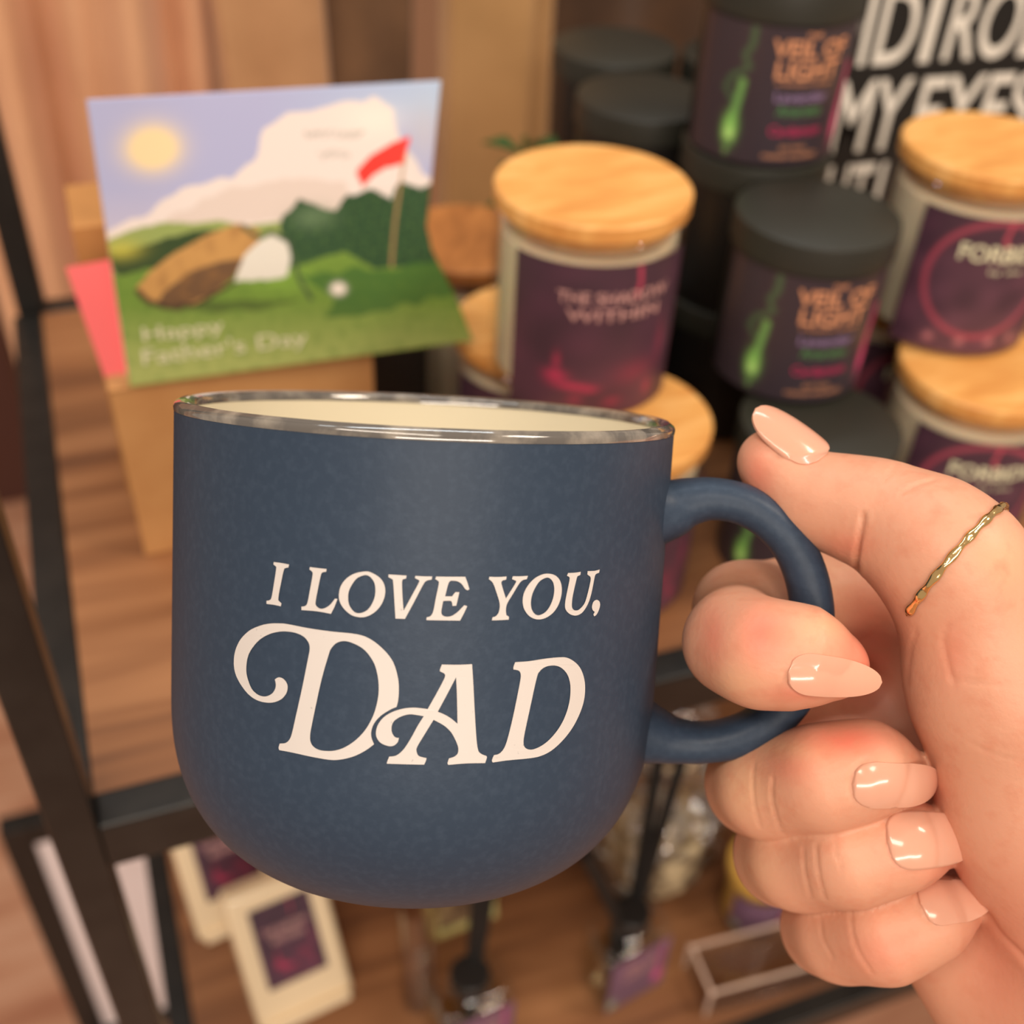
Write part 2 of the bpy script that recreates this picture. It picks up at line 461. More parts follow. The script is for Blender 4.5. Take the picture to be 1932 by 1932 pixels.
let(o2, s2, [(645,150),(780,152),(900,147),(910,300),(920,500),(935,750),(950,870),(975,905),(1022,925),(1025,940),(1010,985),(850,988),(700,1000),(693,985),(705,945),(750,930),(780,900),(782,850),(760,790),(720,720),(660,665),(575,618),(500,740),(440,840),(430,880),(445,920),(480,935),(515,942),(510,965),(495,998),(340,995),(180,990),(182,975),(200,930),(260,920),(320,870),(380,780),(440,670),(492,588),(430,577),(370,572),(300,590),(240,630),(220,680),(225,730),(250,765),(282,772),(270,810),(235,838),(190,840),(130,815),(95,770),(88,720),(105,660),(150,600),(220,555),(310,525),(400,515),(470,520),(525,527),(580,430),(640,320),(672,250),(665,225),(630,208),(628,195)],
    [(765,258),(772,400),(777,652),(720,605),(660,570),(610,550),(680,420)])
let(o2, s2, [(1265,130),(1380,122),(1500,103),(1620,90),(1700,92),(1770,130),(1820,190),(1850,280),(1855,380),(1840,480),(1800,590),(1740,700),(1660,800),(1570,880),(1480,925),(1380,945),(1200,962),(1075,980),(1068,960),(1085,918),(1130,905),(1170,860),(1200,780),(1240,620),(1280,430),(1310,270),(1308,220),(1290,200),(1250,192),(1250,170)],
    [(1445,270),(1470,210),(1520,170),(1590,158),(1650,175),(1700,225),(1725,290),(1732,370),(1722,470),(1690,580),(1640,680),(1570,770),(1500,830),(1430,865),(1380,870),(1345,850),(1335,810),(1345,730),(1390,520)])
o3, s3 = (490, 1040), .17081
let(o3, s3, [(160,118),(240,128),(328,145),(322,178),(290,185),(270,210),(240,350),(215,480),(210,540),(245,575),(238,607),(160,590),(80,580),(80,545),(110,540),(135,510),(160,370),(187,190),(180,165),(157,145)])
let(o3, s3, [(558,173),(650,185),(742,195),(738,225),(700,232),(680,260),(650,400),(622,550),(628,600),(670,632),(720,628),(780,590),(835,522),(862,525),(830,610),(790,690),(700,672),(600,658),(465,648),(465,610),(500,605),(530,570),(560,420),(588,260),(582,225),(553,200)])
let(o3, s3, [(1160,222),(1230,232),(1320,285),(1370,350),(1388,430),(1375,520),(1330,610),(1260,680),(1180,720),(1100,727),(1010,700),(930,630),(885,550),(878,470),(900,380),(960,300),(1050,245)],
    [(1165,262),(1220,280),(1265,340),(1280,420),(1270,510),(1230,600),(1180,655),(1110,682),(1050,670),(1000,610),(980,540),(985,450),(1020,370),(1080,295)])
let(o3, s3, [(1425,255),(1520,260),(1622,267),(1618,298),(1580,310),(1572,350),(1578,500),(1590,655),(1680,490),(1760,340),(1755,315),(1715,295),(1720,270),(1810,275),(1905,277),(1898,312),(1850,322),(1810,360),(1710,550),(1605,745),(1500,742),(1492,600),(1475,340),(1460,305),(1422,285)])
o4, s4 = (800, 1050), .17598
let(o4, s4, [(130,213),(290,215),(440,215),(465,280),(485,350),(465,360),(440,345),(400,290),(350,262),(290,257),(262,285),(225,425),(300,425),(335,380),(378,380),(362,450),(345,525),(305,528),(298,490),(280,473),(205,475),(185,580),(190,620),(220,640),(280,640),(350,600),(430,520),(462,530),(425,610),(385,685),(200,683),(25,680),(28,650),(70,635),(100,580),(125,450),(158,290),(150,260),(120,240)])
let(o4, s4, [(700,215),(790,218),(882,212),(878,245),(840,255),(828,290),(875,448),(980,280),(975,255),(940,240),(950,210),(1030,210),(1110,205),(1100,240),(1050,255),(1010,300),(950,400),(890,500),(875,570),(880,625),(908,645),(905,675),(820,680),(725,683),(732,650),(770,635),(800,590),(808,500),(770,370),(735,280),(692,240)])
let(o4, s4, [(1330,182),(1400,200),(1450,250),(1472,330),(1465,430),(1430,530),(1370,610),(1290,660),(1210,672),(1130,640),(1075,570),(1055,490),(1065,400),(1110,310),(1180,235),(1260,192)],
    [(1310,225),(1355,240),(1385,290),(1392,370),(1375,460),(1340,540),(1290,600),(1225,628),(1180,610),(1150,560),(1142,490),(1155,410),(1190,330),(1240,260)])
let(o4, s4, [(1540,175),(1610,172),(1675,162),(1672,195),(1640,210),(1628,250),(1590,420),(1580,520),(1590,560),(1620,577),(1660,565),(1710,510),(1740,430),(1780,260),(1778,215),(1745,190),(1750,155),(1820,152),(1878,138),(1872,172),(1835,190),(1820,240),(1790,390),(1755,500),(1700,590),(1640,628),(1580,625),(1530,590),(1508,540),(1515,450),(1555,250),(1550,215),(1528,205)])
let(o4, s4, [(1850,462),(1875,480),(1882,520),(1870,570),(1845,620),(1820,640),(1810,620),(1825,592),(1805,575),(1795,540),(1805,495),(1825,470)])
bm = bmesh.new()
for loops in LET:
    lp = [[Vector((p[0], p[1], 0)) for p in smooth_poly(l)] for l in loops]
    flat = [v for l in lp for v in l]
    tris = tessellate_polygon(lp)
    vv = [bm.verts.new(v) for v in flat]
    for t in tris:
        try: bm.faces.new([vv[i] for i in t])
        except ValueError: pass
for _ in range(4):
    ed = [e for e in bm.edges if e.calc_length() > 20]
    if not ed: break
    bmesh.ops.subdivide_edges(bm, edges=ed, cuts=1)
    bmesh.ops.triangulate(bm, faces=[f for f in bm.faces if len(f.verts) > 3])
bm.verts.index_update()
lv = [mug_hit(v.co.x, v.co.y) for v in bm.verts]; lf = [tuple(v.index for v in f.verts) for f in bm.faces]
bm.free()
MB().add(lv, lf).build('lettering', 'print', mug)['label'] = 'cream serif lettering reading I love you, Dad'

# ================================================================== HAND (signed distance field -> mesh)
def rc(a, b_): return (campt(a[0], a[1], a[2]), a[3] * a[2] / F, campt(b_[0], b_[1], b_[2]), b_[3] * b_[2] / F)
def chain(pts): return [rc(pts[i], pts[i + 1]) for i in range(len(pts) - 1)]
INDEX = chain([(1700, 1150, .254, 92), (1560, 1118, .250, 84), (1400, 1150, .234, 82), (1388, 1212, .214, 88), (1440, 1234, .207, 92), (1520, 1240, .206, 84), (1585, 1258, .206, 52)])
MIDDLE = chain([(1650, 1350, .260, 80), (1428, 1480, .237, 84), (1455, 1482, .226, 89), (1555, 1468, .215, 89), (1640, 1450, .213, 76), (1700, 1458, .216, 50)])
RING = chain([(1680, 1520, .262, 80), (1480, 1614, .239, 82), (1512, 1617, .228, 87), (1605, 1612, .217, 86), (1700, 1590, .215, 74), (1765, 1585, .218, 52)])
PINKY = chain([(1740, 1660, .260, 74), (1562, 1752, .241, 75), (1594, 1758, .231, 81), (1670, 1758, .221, 83), (1755, 1728, .219, 66), (1803, 1707, .221, 46)])
THUMB = chain([(1448, 866, .2215, 48), (1462, 882, .2215, 58), (1530, 938, .219, 76), (1602, 956, .216, 86), (1668, 976, .213, 96), (1742, 1014, .209, 109), (1800, 1068, .206, 118)])
PALM = chain([(1800, 1068, .206, 118), (1888, 1290, .210, 150), (1965, 1530, .214, 166), (2080, 1790, .224, 200)]) + \
       chain([(1720, 1180, .252, 92), (2050, 1700, .245, 140)]) + chain([(1690, 1370, .257, 90), (2060, 1850, .245, 150)]) + \
       chain([(1720, 1530, .257, 88), (2080, 1980, .245, 150)]) + chain([(1835, 1760, .240, 148), (2060, 2060, .240, 190)]) + \
       chain([(2080, 1850, .232, 210), (2350, 2350, .240, 235), (2560, 2740, .245, 240)]) + \
       chain([(1900, 1130, .215, 100), (1860, 1240, .250, 90)])
def seg_d(P, g):
    a, ra, b_, rb = g
    ab = (b_ - a).astype(np.float32); pa = P - a.astype(np.float32)
    t = np.clip((pa @ ab) / (ab @ ab), 0, 1)
    d = np.sqrt((((pa - t[..., None] * ab)) ** 2).sum(-1))
    return d - (ra + (rb - ra) * t)
def smin(a, b_, k):
    h = np.maximum(k - np.abs(a - b_), 0) / k
    return np.minimum(a, b_) - h * h * k * .25
def group_d(P, G, k):
    d = seg_d(P, G[0])
    for g in G[1:]: d = smin(d, seg_d(P, g), k)
    return d
def hand_sdf(P):
    P = P.astype(np.float32)
    d = smin(group_d(P, PALM, .010), group_d(P, THUMB, .0045), .008)
    fg = None
    for G, kk in ((INDEX, .005), (MIDDLE, .006), (RING, .006), (PINKY, .006)):
        q = group_d(P, G, kk)
        # blend with the palm only round the knuckle at the finger's root
        fg = q if fg is None else smin(fg, q, .0007)
    root = np.clip((-.240 - P[..., 2]) / .008, 0, 1)
    return smin(d, fg, .0009 + .007 * root)

VX = .00068
lo = np.array((.030, -.235, -.290)); hi = np.array((.215, .022, -.170))
nb = 12
NB = np.ceil((hi - lo) / (VX * nb)).astype(int)
D = np.full(tuple(NB * nb + 1), 9.0, np.float32)
ci, cj, ck = np.meshgrid(*[np.arange(n) for n in NB], indexing='ij')
cen = lo + (np.stack([ci, cj, ck], -1) + .5) * nb * VX
cd = hand_sdf(cen)
act = np.argwhere(np.abs(cd) < nb * VX * .95 + .002)
ax = np.arange(nb + 1)
loc = np.stack(np.meshgrid(ax, ax, ax, indexing='ij'), -1)
inside = cd < 0
D = np.repeat(np.repeat(np.repeat(np.where(inside, -9.0, 9.0).astype(np.float32), nb, 0), nb, 1), nb, 2)
D = np.pad(D, ((0, 1), (0, 1), (0, 1)), mode='edge')
for s0 in range(0, len(act), 256):
    A = act[s0:s0 + 256]
    P = lo + (A[:, None, None, None, :] * nb + loc) * VX
    d = hand_sdf(P)
    for (i, j, k), dd in zip(A, d):
        D[i * nb:i * nb + nb + 1, j * nb:j * nb + nb + 1, k * nb:k * nb + nb + 1] = dd
def surface_nets(D, lo, vx):
    ins = D < 0
    c = [ins[i:ins.shape[0] - 1 + i, j:ins.shape[1] - 1 + j, k:ins.shape[2] - 1 + k] for i in (0, 1) for j in (0, 1) for k in (0, 1)]
    cnt = sum(x.astype(np.int8) for x in c)
    cells = np.argwhere((cnt > 0) & (cnt < 8))
    vid = np.full(cnt.shape, -1, np.int32); vid[tuple(cells.T)] = np.arange(len(cells))
    acc = np.zeros((len(cells), 3)); w = np.zeros(len(cells))
    cor = [(i, j, k) for i in (0, 1) for j in (0, 1) for k in (0, 1)]
    val = {q: D[cells[:, 0] + q[0], cells[:, 1] + q[1], cells[:, 2] + q[2]] for q in cor}
    for a in cor:
        for axx in range(3):
            if a[axx]: continue
            b_ = list(a); b_[axx] = 1; b_ = tuple(b_)
            va, vb = val[a], val[b_]; m = (va < 0) != (vb < 0)
            va = np.clip(va, -2 * vx, 2 * vx); vb = np.clip(vb, -2 * vx, 2 * vx)
            t = np.where(m, va / np.where(va - vb == 0, 1, va - vb), 0)
            p = np.array(a, float) + 0 * acc; p[:, axx] += t
            acc[m] += p[m]; w[m] += 1
    V = lo + (cells + acc / w[:, None]) * vx
    faces = []
    for axx in range(3):
        sl0 = [slice(None)] * 3; sl1 = [slice(None)] * 3
        sl0[axx] = slice(0, -1); sl1[axx] = slice(1, None)
        A_, B_ = ins[tuple(sl0)], ins[tuple(sl1)]
        e = np.argwhere(A_ != B_)
        o = [q for q in range(3) if q != axx]
        ok = (e[:, o[0]] > 0) & (e[:, o[1]] > 0) & (e[:, o[0]] < vid.shape[o[0]]) & (e[:, o[1]] < vid.shape[o[1]])
        e = e[ok]
        def g(d0, d1):
            q = e.copy(); q[:, o[0]] += d0; q[:, o[1]] += d1; return vid[tuple(q.T)]
        f = np.stack([g(-1, -1), g(0, -1), g(0, 0), g(-1, 0)], -1)
        fl_ = A_[tuple(e.T)] ^ (axx == 1)
        f[~fl_] = f[~fl_][:, ::-1]
        faces.append(f)
    return V, np.concatenate(faces)
HV, HF = surface_nets(D, lo, VX)
del D
def normals(P, e=.0004):
    g = np.stack([hand_sdf(P + np.eye(3)[i] * e) - hand_sdf(P - np.eye(3)[i] * e) for i in range(3)], -1)
    return g / (np.linalg.norm(g, axis=-1, keepdims=True) + 1e-9)
for _ in range(2):                                      # settle on the surface
    n_ = normals(HV); HV = HV - n_ * hand_sdf(HV)[:, None]
HN = normals(HV, .0008)
HP = np.stack([966 + F * HV[:, 0] / -HV[:, 2], 966 - F * HV[:, 1] / -HV[:, 2]], -1)
facing = -(HN * (HV / np.linalg.norm(HV, axis=1, keepdims=True))).sum(1)
disp = np.zeros(len(HV))
def crease(pts, w=3.2, depth=.00045, lim=.05, zmax=None):
    global disp
    pts = catmull(pts, 4)
    d = np.full(len(HV), 1e9)
    for a, b_ in zip(pts[:-1], pts[1:]):
        ab = b_ - a; t = np.clip(((HP - a) @ ab) / (ab @ ab + 1e-9), 0, 1)
        d = np.minimum(d, np.linalg.norm(HP - a - t[:, None] * ab, axis=1))
    m = (facing > lim) & (HV[:, 2] > -(zmax or .232))
    depth = depth * .62
    disp += np.where(m, -depth * np.exp(-(d / w) ** 2) + depth * .10 * np.exp(-((d - 2.4 * w) / (1.8 * w)) ** 2), 0)
crease([(1616, 1082), (1615, 1062), (1617, 1040), (1622, 1010), (1629, 972)], 4.0, .0013)
crease([(1692, 876), (1682, 890), (1668, 906)], 3, .0004)
crease([(1762, 905), (1730, 915), (1700, 930)], 3, .0004)
crease([(1728, 1190), (1716, 1240), (1711, 1290)], 4, .0003)
crease([(1790, 1180), (1780, 1205), (1790, 1260), (1800, 1290)], 5, .0004)
crease([(1795, 1280), (1850, 1290), (1932, 1296)], 3.5, .0003)
crease([(1832, 1402), (1880, 1425), (1932, 1436)], 3, .00025)
crease([(1858, 1716), (1885, 1760), (1925, 1800), (1970, 1850)], 6, .0007)
crease([(1423, 1440), (1420, 1475), (1424, 1520), (1434, 1560)], 3, .0004)
crease([(1458, 1470), (1456, 1500), (1464, 1540), (1476, 1572)], 3.2, .0005)
crease([(1516, 1600), (1518, 1640), (1530, 1695)], 3, .0004)
crease([(1540, 1595), (1543, 1640), (1556, 1694)], 3.2, .0005)
crease([(1575, 1590), (1580, 1620), (1590, 1640)], 2.6, .00025)
crease([(1606, 1720), (1608, 1760), (1622, 1800), (1645, 1835)], 3.2, .0005)
crease([(1548, 1735), (1552, 1770), (1570, 1805)], 3, .0003)
# cuticle folds
crease([(1505, 1236), (1486, 1250), (1480, 1270), (1490, 1292), (1510, 1304)], 4, .0005)
crease([(1635, 1432), (1612, 1450), (1604, 1478), (1612, 1504), (1632, 1518)], 4, .0005)
crease([(1712, 1542), (1686, 1556), (1674, 1580), (1680, 1612), (1704, 1634)], 4, .0005)
crease([(1770, 1662), (1742, 1680), (1732, 1704), (1744, 1730), (1768, 1744)], 4, .0005)
HV = HV + HN * disp[:, None]
# skin pigment: redder pads and knuckles, paler elsewhere
base = np.array(srgb(213, 155, 127)[:3]); red = np.array(srgb(216, 112, 92)[:3]); pale = np.array(srgb(221, 170, 134)[:3])
rm = np.zeros(len(HV)); pm = np.zeros(len(HV))
for x, y, sx, sy, a in [(1440, 1200, 45, 55, .75), (1500, 1310, 60, 18, .5), (1345, 1200, 25, 60, .5), (1600, 1395, 75, 28, .8), (1490, 1450, 50, 30, .35),
                        (1430, 900, 30, 55, .55), (1600, 1030, 50, 25, .45), (1740, 1500, 40, 25, .6), (1700, 1600, 50, 60, .25), (1660, 1800, 70, 50, .35),
                        (1640, 1230, 60, 110, .7), (1900, 1800, 80, 160, .35), (1800, 1230, 30, 60, .35), (1790, 1650, 60, 40, .4)]:
    rm = np.maximum(rm, a * np.exp(-((HP[:, 0] - x) / sx) ** 2 - ((HP[:, 1] - y) / sy) ** 2))
for x, y, sx, sy, a in [(1400, 1480, 50, 70, .8), (1470, 1410, 60, 20, .7), (1380, 1290, 60, 40, .6), (1560, 1180, 60, 30, .7), (1430, 1640, 40, 60, .5), (1900, 1060, 70, 60, .5), (1540, 1080, 70, 60, .6)]:
    pm = np.maximum(pm, a * np.exp(-((HP[:, 0] - x) / sx) ** 2 - ((HP[:, 1] - y) / sy) ** 2))
tint = base * (1 - pm[:, None]) + pale * pm[:, None]
tint = tint * (1 - rm[:, None]) + red * rm[:, None]
WR = c2w(campt(2300, 2250, .24))
me = bpy.data.meshes.new('hand'); me.from_pydata((c2w(HV) - WR).tolist(), [], HF.tolist()); me.update()
a = me.color_attributes.new('tint', 'FLOAT_COLOR', 'POINT')
cc = np.ones((len(HV), 4), np.float32); cc[:, :3] = tint; a.data.foreach_set('color', cc.ravel())
me.polygons.foreach_set('use_smooth', np.ones(len(me.polygons), bool))
bm = bmesh.new(); bm.from_mesh(me); bmesh.ops.recalc_face_normals(bm, faces=bm.faces); bm.to_mesh(me); bm.free()
me.materials.append(MT['skin'])
hand = bpy.data.objects.new('hand', me); C.objects.link(hand); hand.location = WR
tag(hand, 'right hand with long nude nails holding the mug by its handle', 'hand')

def march(px, py, d0=.17, d1=.26):
    r = cray(px, py); t = d0
    for _ in range(200):
        v = float(hand_sdf((r * t)[None])[0])
        if v < 2e-5: break
        t += max(v * .7, 2e-5)
        if t > d1: break
    return r * t
def nail(G, kk, B, Tp, dT, hwpx, N=None, Rn=.0075, lift=.0004, base_round=.55, taper=1.0, lab=None, sink=0, arch=.10, dB=None):
    Bp = march(*B) if dB is None else campt(B[0], B[1], dB)
    Te = campt(Tp[0], Tp[1], dT)
    hw = hwpx * np.linalg.norm(Bp[2]) / F
    if N is None:
        mid = march(B[0] * .75 + Tp[0] * .25, B[1] * .75 + Tp[1] * .25); N = normals(mid[None], .001)[0]
    axv = _n(Te - Bp); N = _n(np.array(N) - axv * (np.array(N) @ axv)); side = np.cross(N, axv)
    L_ = np.linalg.norm(Te - Bp)
    ns, nt = 40, 24; up = []; dn = []
    hs = [0, 0]
    if dB is None:
        for q_, k_ in ((.3, 0), (.58, 1)):
            sp_ = march(B[0] * (1 - q_) + Tp[0] * q_, B[1] * (1 - q_) + Tp[1] * q_)
            hs[k_] = min(max(float((sp_ - (Bp + (Te - Bp) * q_)) @ N), 0), .004)
    def hgt(q):
        if q < .3: return hs[0] * (1 - ((.3 - q) / .3) ** 2)
        if q < .58:
            w2 = (q - .3) / .28; return hs[0] + (hs[1] - hs[0]) * w2 * w2 * (3 - 2 * w2)
        w2 = (q - .58) / .42; return hs[1] * (1 - w2 * w2)
    if dB is None: arch = 0
    for i in range(ns + 1):
        s_ = i / ns
        if s_ < .22: w = math.sqrt(max(0, 1 - ((.22 - s_) / .22) ** 2)) ** .8
        else:
            q = (s_ - .22) / .78
            w = (1 - .06 * q) * math.sqrt(max(0, 1 - q ** (2.9 * taper)))
        w = max(w, .01) * hw
        for j in range(nt + 1):
            t_ = -1 + 2 * j / nt
            x = t_ * w
            sag = Rn - math.sqrt(max(Rn * Rn - x * x, 1e-9))
            bul = arch * L_ * .5 * (4 * s_ * (1 - s_))
            p = Bp + axv * L_ * s_ + side * x + N * (lift - sink - sag + bul + hgt(s_))
            up.append(p)
    up = np.array(up)
    for _ in range(4):
        dd = group_d(up.astype(np.float32), G, kk); up = up + N * np.maximum(.00022 - dd, 0)[:, None]
    dn = up - N * .00055
    v = np.concatenate([up, dn]); n1 = (ns + 1) * (nt + 1); f = []
    idx = lambda i, j: i * (nt + 1) + j
    for i in range(ns):
        for j in range(nt):
            f.append((idx(i, j), idx(i, j + 1), idx(i + 1, j + 1), idx(i + 1, j)))
            f.append((n1 + idx(i, j), n1 + idx(i + 1, j), n1 + idx(i + 1, j + 1), n1 + idx(i, j + 1)))
    for i in range(ns):
        for j in (0, nt): f.append((idx(i, j), idx(i + 1, j), n1 + idx(i + 1, j), n1 + idx(i, j)))
    for j in range(nt):
        for i in (0, ns): f.append((idx(i, j), idx(i, j + 1), n1 + idx(i, j + 1), n1 + idx(i, j)))
    o = MB().add(c2w(np.array(v)) - WR, f).build('fingernail', 'nail', hand, sharp=60)
    return o
nail(THUMB, .0045, (1556, 863), (1424, 773), .2190, 52, N=(-.44, .84, .36), Rn=.0082, taper=1.3, lift=.0004, dB=.2150)
nail(INDEX, .005, (1486, 1267), (1662, 1287), .2015, 40, N=(.12, .02, .98), Rn=.0085)
nail(MIDDLE, .006, (1608, 1480), (1768, 1470), .2125, 45, Rn=.0085)
nail(RING, .006, (1674, 1588), (1836, 1580), .2135, 54, Rn=.0088)
nail(PINKY, .006, (1736, 1706), (1872, 1690), .2155, 44, Rn=.0078)

# finger ring: thin hammered gold band round the thumb
rcn = campt(1800, 1068, .206); rax = _n(np.array((-.70, .62, -.40)))
u = _n(np.cross(rax, (0, 0, 1))); w_ = np.cross(rax, u)
rv = []; rf = []; n1, n2 = 160, 10
for i in range(n1):
    a = 2 * PI * i / n1; dr = u * math.cos(a) + w_ * math.sin(a)
    t0, t1 = 0.0, .03
    for _ in range(26):
        m = (t0 + t1) / 2
        if float(hand_sdf((rcn + dr * m)[None])[0]) < 0: t0 = m
        else: t1 = m
    R_ = (t0 if t0 < .0135 else max(.0100, .0135 - (t0 - .0135) * 2)) + .00035
    th = .00052 * (1 + .28 * math.sin(a * 23) + .15 * math.sin(a * 37 + 1))
    wd_ = .00075 * (1 + .2 * math.sin(a * 19 + 2))
    for k in range(n2):
        b_ = 2 * PI * k / n2
        rv.append(rcn + dr * (R_ + th * math.cos(b_)) + rax * wd_ * math.sin(b_))
for i in range(n1):
    for k in range(n2):
        j = (i + 1) % n1; l = (k + 1) % n2
        rf.append((i * n2 + k, j * n2 + k, j * n2 + l, i * n2 + l))
o = MB().add(c2w(np.array(rv)), rf).build('ring', 'gold', sharp=60)
tag(o, 'thin hammered gold ring worn on the thumb', 'ring')

# ================================================================== CANDLES
def jar_label(parent, R, phi0, half, z0, z1, paint, nu=110, nv=110, name='label'):
    U, V = np.meshgrid(np.linspace(0, 1, nu), np.linspace(0, 1, nv))
    ph = phi0 + (U * 2 - 1) * half
    pos = np.stack([R * np.sin(ph), -R * np.cos(ph), z0 + (z1 - z0) * V], -1)
    return grid_obj(name, pos, paint(U, V), 'label', parent)
def cyl_map(R, phi0, half, z0, z1):
    return lambda u_, v_: (R * math.sin(phi0 + (u_ * 2 - 1) * half), -R * math.cos(phi0 + (u_ * 2 - 1) * half), z0 + (z1 - z0) * v_)

def paint_shadow(U, V):
    col = np.zeros(U.shape + (3,)); col = over(col, np.ones(U.shape), (70, 48, 62))
    n = cnoise(U, V, 14, 3)
    col = over(col, .5 * (1 - V) + .2 * n, (104, 62, 84))
    col = over(col, seg(U, V, [(.66, .98), (.67, .88), (.655, .80)], .010), (188, 66, 96))
    for cx, cy, sx, sy, a in [(.27, .27, .06, .04, .9), (.36, .21, .10, .025, .9), (.45, .19, .05, .02, .7), (.27, .37, .02, .06, .6), (.80, .14, .03, .05, .5), (.58, .10, .05, .03, .4), (.38, .12, .04, .03, .4), (.86, .45, .03, .12, .25), (.7, .28, .12, .08, .25)]:
        col = over(col, a * blob(U, V, cx, cy, sx, sy), (196, 58, 98))
    return col
def paint_veil(U, V):
    col = np.zeros(U.shape + (3,)); col = over(col, np.ones(U.shape), (60, 50, 58))
    # green flask with smoke
    col = over(col, .75 * seg(U, V, [(.33, .97), (.33, .86), (.30, .78), (.33, .70), (.25, .62), (.22, .52), (.27, .45)], .018), (72, 100, 70))
    col = over(col, seg(U, V, [(.31, .60), (.30, .45), (.285, .30)], .020), (110, 160, 90))
    col = over(col, 1.3 * blob(U, V, .28, .24, .035, .10), (140, 205, 104))
    col = over(col, 1.1 * blob(U, V, .28, .20, .022, .05), (190, 240, 140))
    col = over(col, seg(U, V, [(.28, .14), (.275, .05)], .012), (104, 140, 84))
    # pink smoke at the right edge
    col = over(col, .9 * seg(U, V, [(.93, .70), (.905, .45), (.90, .20)], .025), (190, 60, 110))
    col = over(col, blob(U, V, .90, .25, .03, .12), (232, 90, 140))
    return col
def paint_forb(U, V):
    col = np.zeros(U.shape + (3,)); col = over(col, np.ones(U.shape), (74, 50, 64))
    n = cnoise(U, V, 12, 9)
    col = over(col, .35 * (1 - V) + .2 * n, (120, 76, 96))
    d = np.abs(np.hypot((U - .52) / .40, (V - .56) / .42) - 1)
    col = over(col, .8 * np.exp(-(d / .05) ** 2), (176, 76, 96))
    col = over(col, .8 * seg(U, V, [(.55, .98), (.53, .86), (.57, .8)], .012), (200, 80, 100))
    for cx in (.25, .45, .65, .82): col = over(col, .7 * blob(U, V, cx, .10, .03, .03), (206, 130, 140))
    return col

def glass_candle(loc, rz, label, paint, texts, tmat, phi0, half, lid='lid_wood', group=None, R=.0385, HJ=.0775, vlab=(.10, .80), cat='candle', jar_wax='wax'):
    t = thing('jar_candle', label, cat, loc, rz, group)
    Rb = R
    out = [(.001, 0), (Rb - .004, 0), (Rb - .001, .0012), (Rb, .004), (R, HJ - .001), (R - .001, HJ), (R - .0028, HJ - .0006), (R - .003, HJ - .003), (R - .003, .006), (R - .006, .0042), (.001, .0042)]
    MB().lathe(out, 72).build('glass_jar', 'glass', t)
    MB().lathe([(.001, .0045), (R - .0065, .0045), (R - .0032, .008), (R - .0032, HJ * .87), (R - .004, HJ * .875), (.001, HJ * .87)], 64).build('wax', jar_wax, t)
    rl = .0388
    MB().lathe([(.001, HJ - .004), (R - .0036, HJ - .004), (R - .0036, HJ + .0002), (rl - .001, HJ + .0002), (rl, HJ + .0012), (rl, HJ + .0068), (rl - .001, HJ + .0078), (.001, HJ + .0078)], 96).build('lid', lid, t)
    z0, z1 = vlab[0] * HJ, vlab[1] * HJ
    if paint:
        lb = jar_label(t, R + .0003, phi0, half, z0, z1, paint)
        text_mb(texts, cyl_map(R + .0006, phi0, half, z0, z1)).build('lettering', tmat, lb, smooth=False)
    return t
def yaw(x, y): return -math.atan2(x, y)     # turns local -Y to face the camera's side

ZW = S + .084; ZW2 = S + .168
GW = 'wooden-lidded jar candles on the upper shelf'

TA = [('THE SHADOW', .55, .80, .075, 1, .008, .60), ('WITHIN', .55, .69, .075, 1, .008, .50)]
TF = [('FORBIDDEN', .66, .76, .12, 1, .02, .76), ('by the', .60, .63, .04, 1, .01, .22)]
jA = glass_candle((.183, .381, ZW), 0, 'cream jar candle with bamboo lid and purple label reading The Shadow Within', paint_shadow,
    TA, 'pink_ink', yaw(.187, .39) + math.radians(14), math.radians(57), group=GW, vlab=(.03, .90))
def put(src, x, y, z, dr, label):
    return dup(src, (x, y, z), yaw(x, y) - yaw(src.location.x, src.location.y) + dr, label, src.get('group'))
put(jA, .186, .343, S, .1, 'bamboo-lidded jar candle mostly hidden behind the mug rim, under the Shadow Within candle')
put(jA, .180, .421, S, -.3, 'bamboo-lidded jar candle beside the cardboard box, behind the candle with the shadow label')
jH = put(jA, .176, .512, S, .9, 'amber wooden-lidded jar candle standing just right of the golf card')
for ch in jH.children:
    if ch.name.startswith('lid'):
        ch.data = ch.data.copy(); ch.data.materials[0] = MT['lid_dark']
jC = glass_candle((.368, .374, ZW), 0, 'bamboo-lidded candle with purple label reading Forb, upper one at the right edge', paint_forb,
    TF, 'pale_ink', yaw(.368, .374) + math.radians(22), math.radians(50), group=GW, R=.0388, vlab=(.05, .88))
put(jC, .3625, .331, S, 0, 'bamboo-lidded candle with purple Forb label under the upper one, right of the thumb')
put(jC, .371, .413, S, .2, 'bamboo-lidded candle hidden behind the lower one at the right edge')

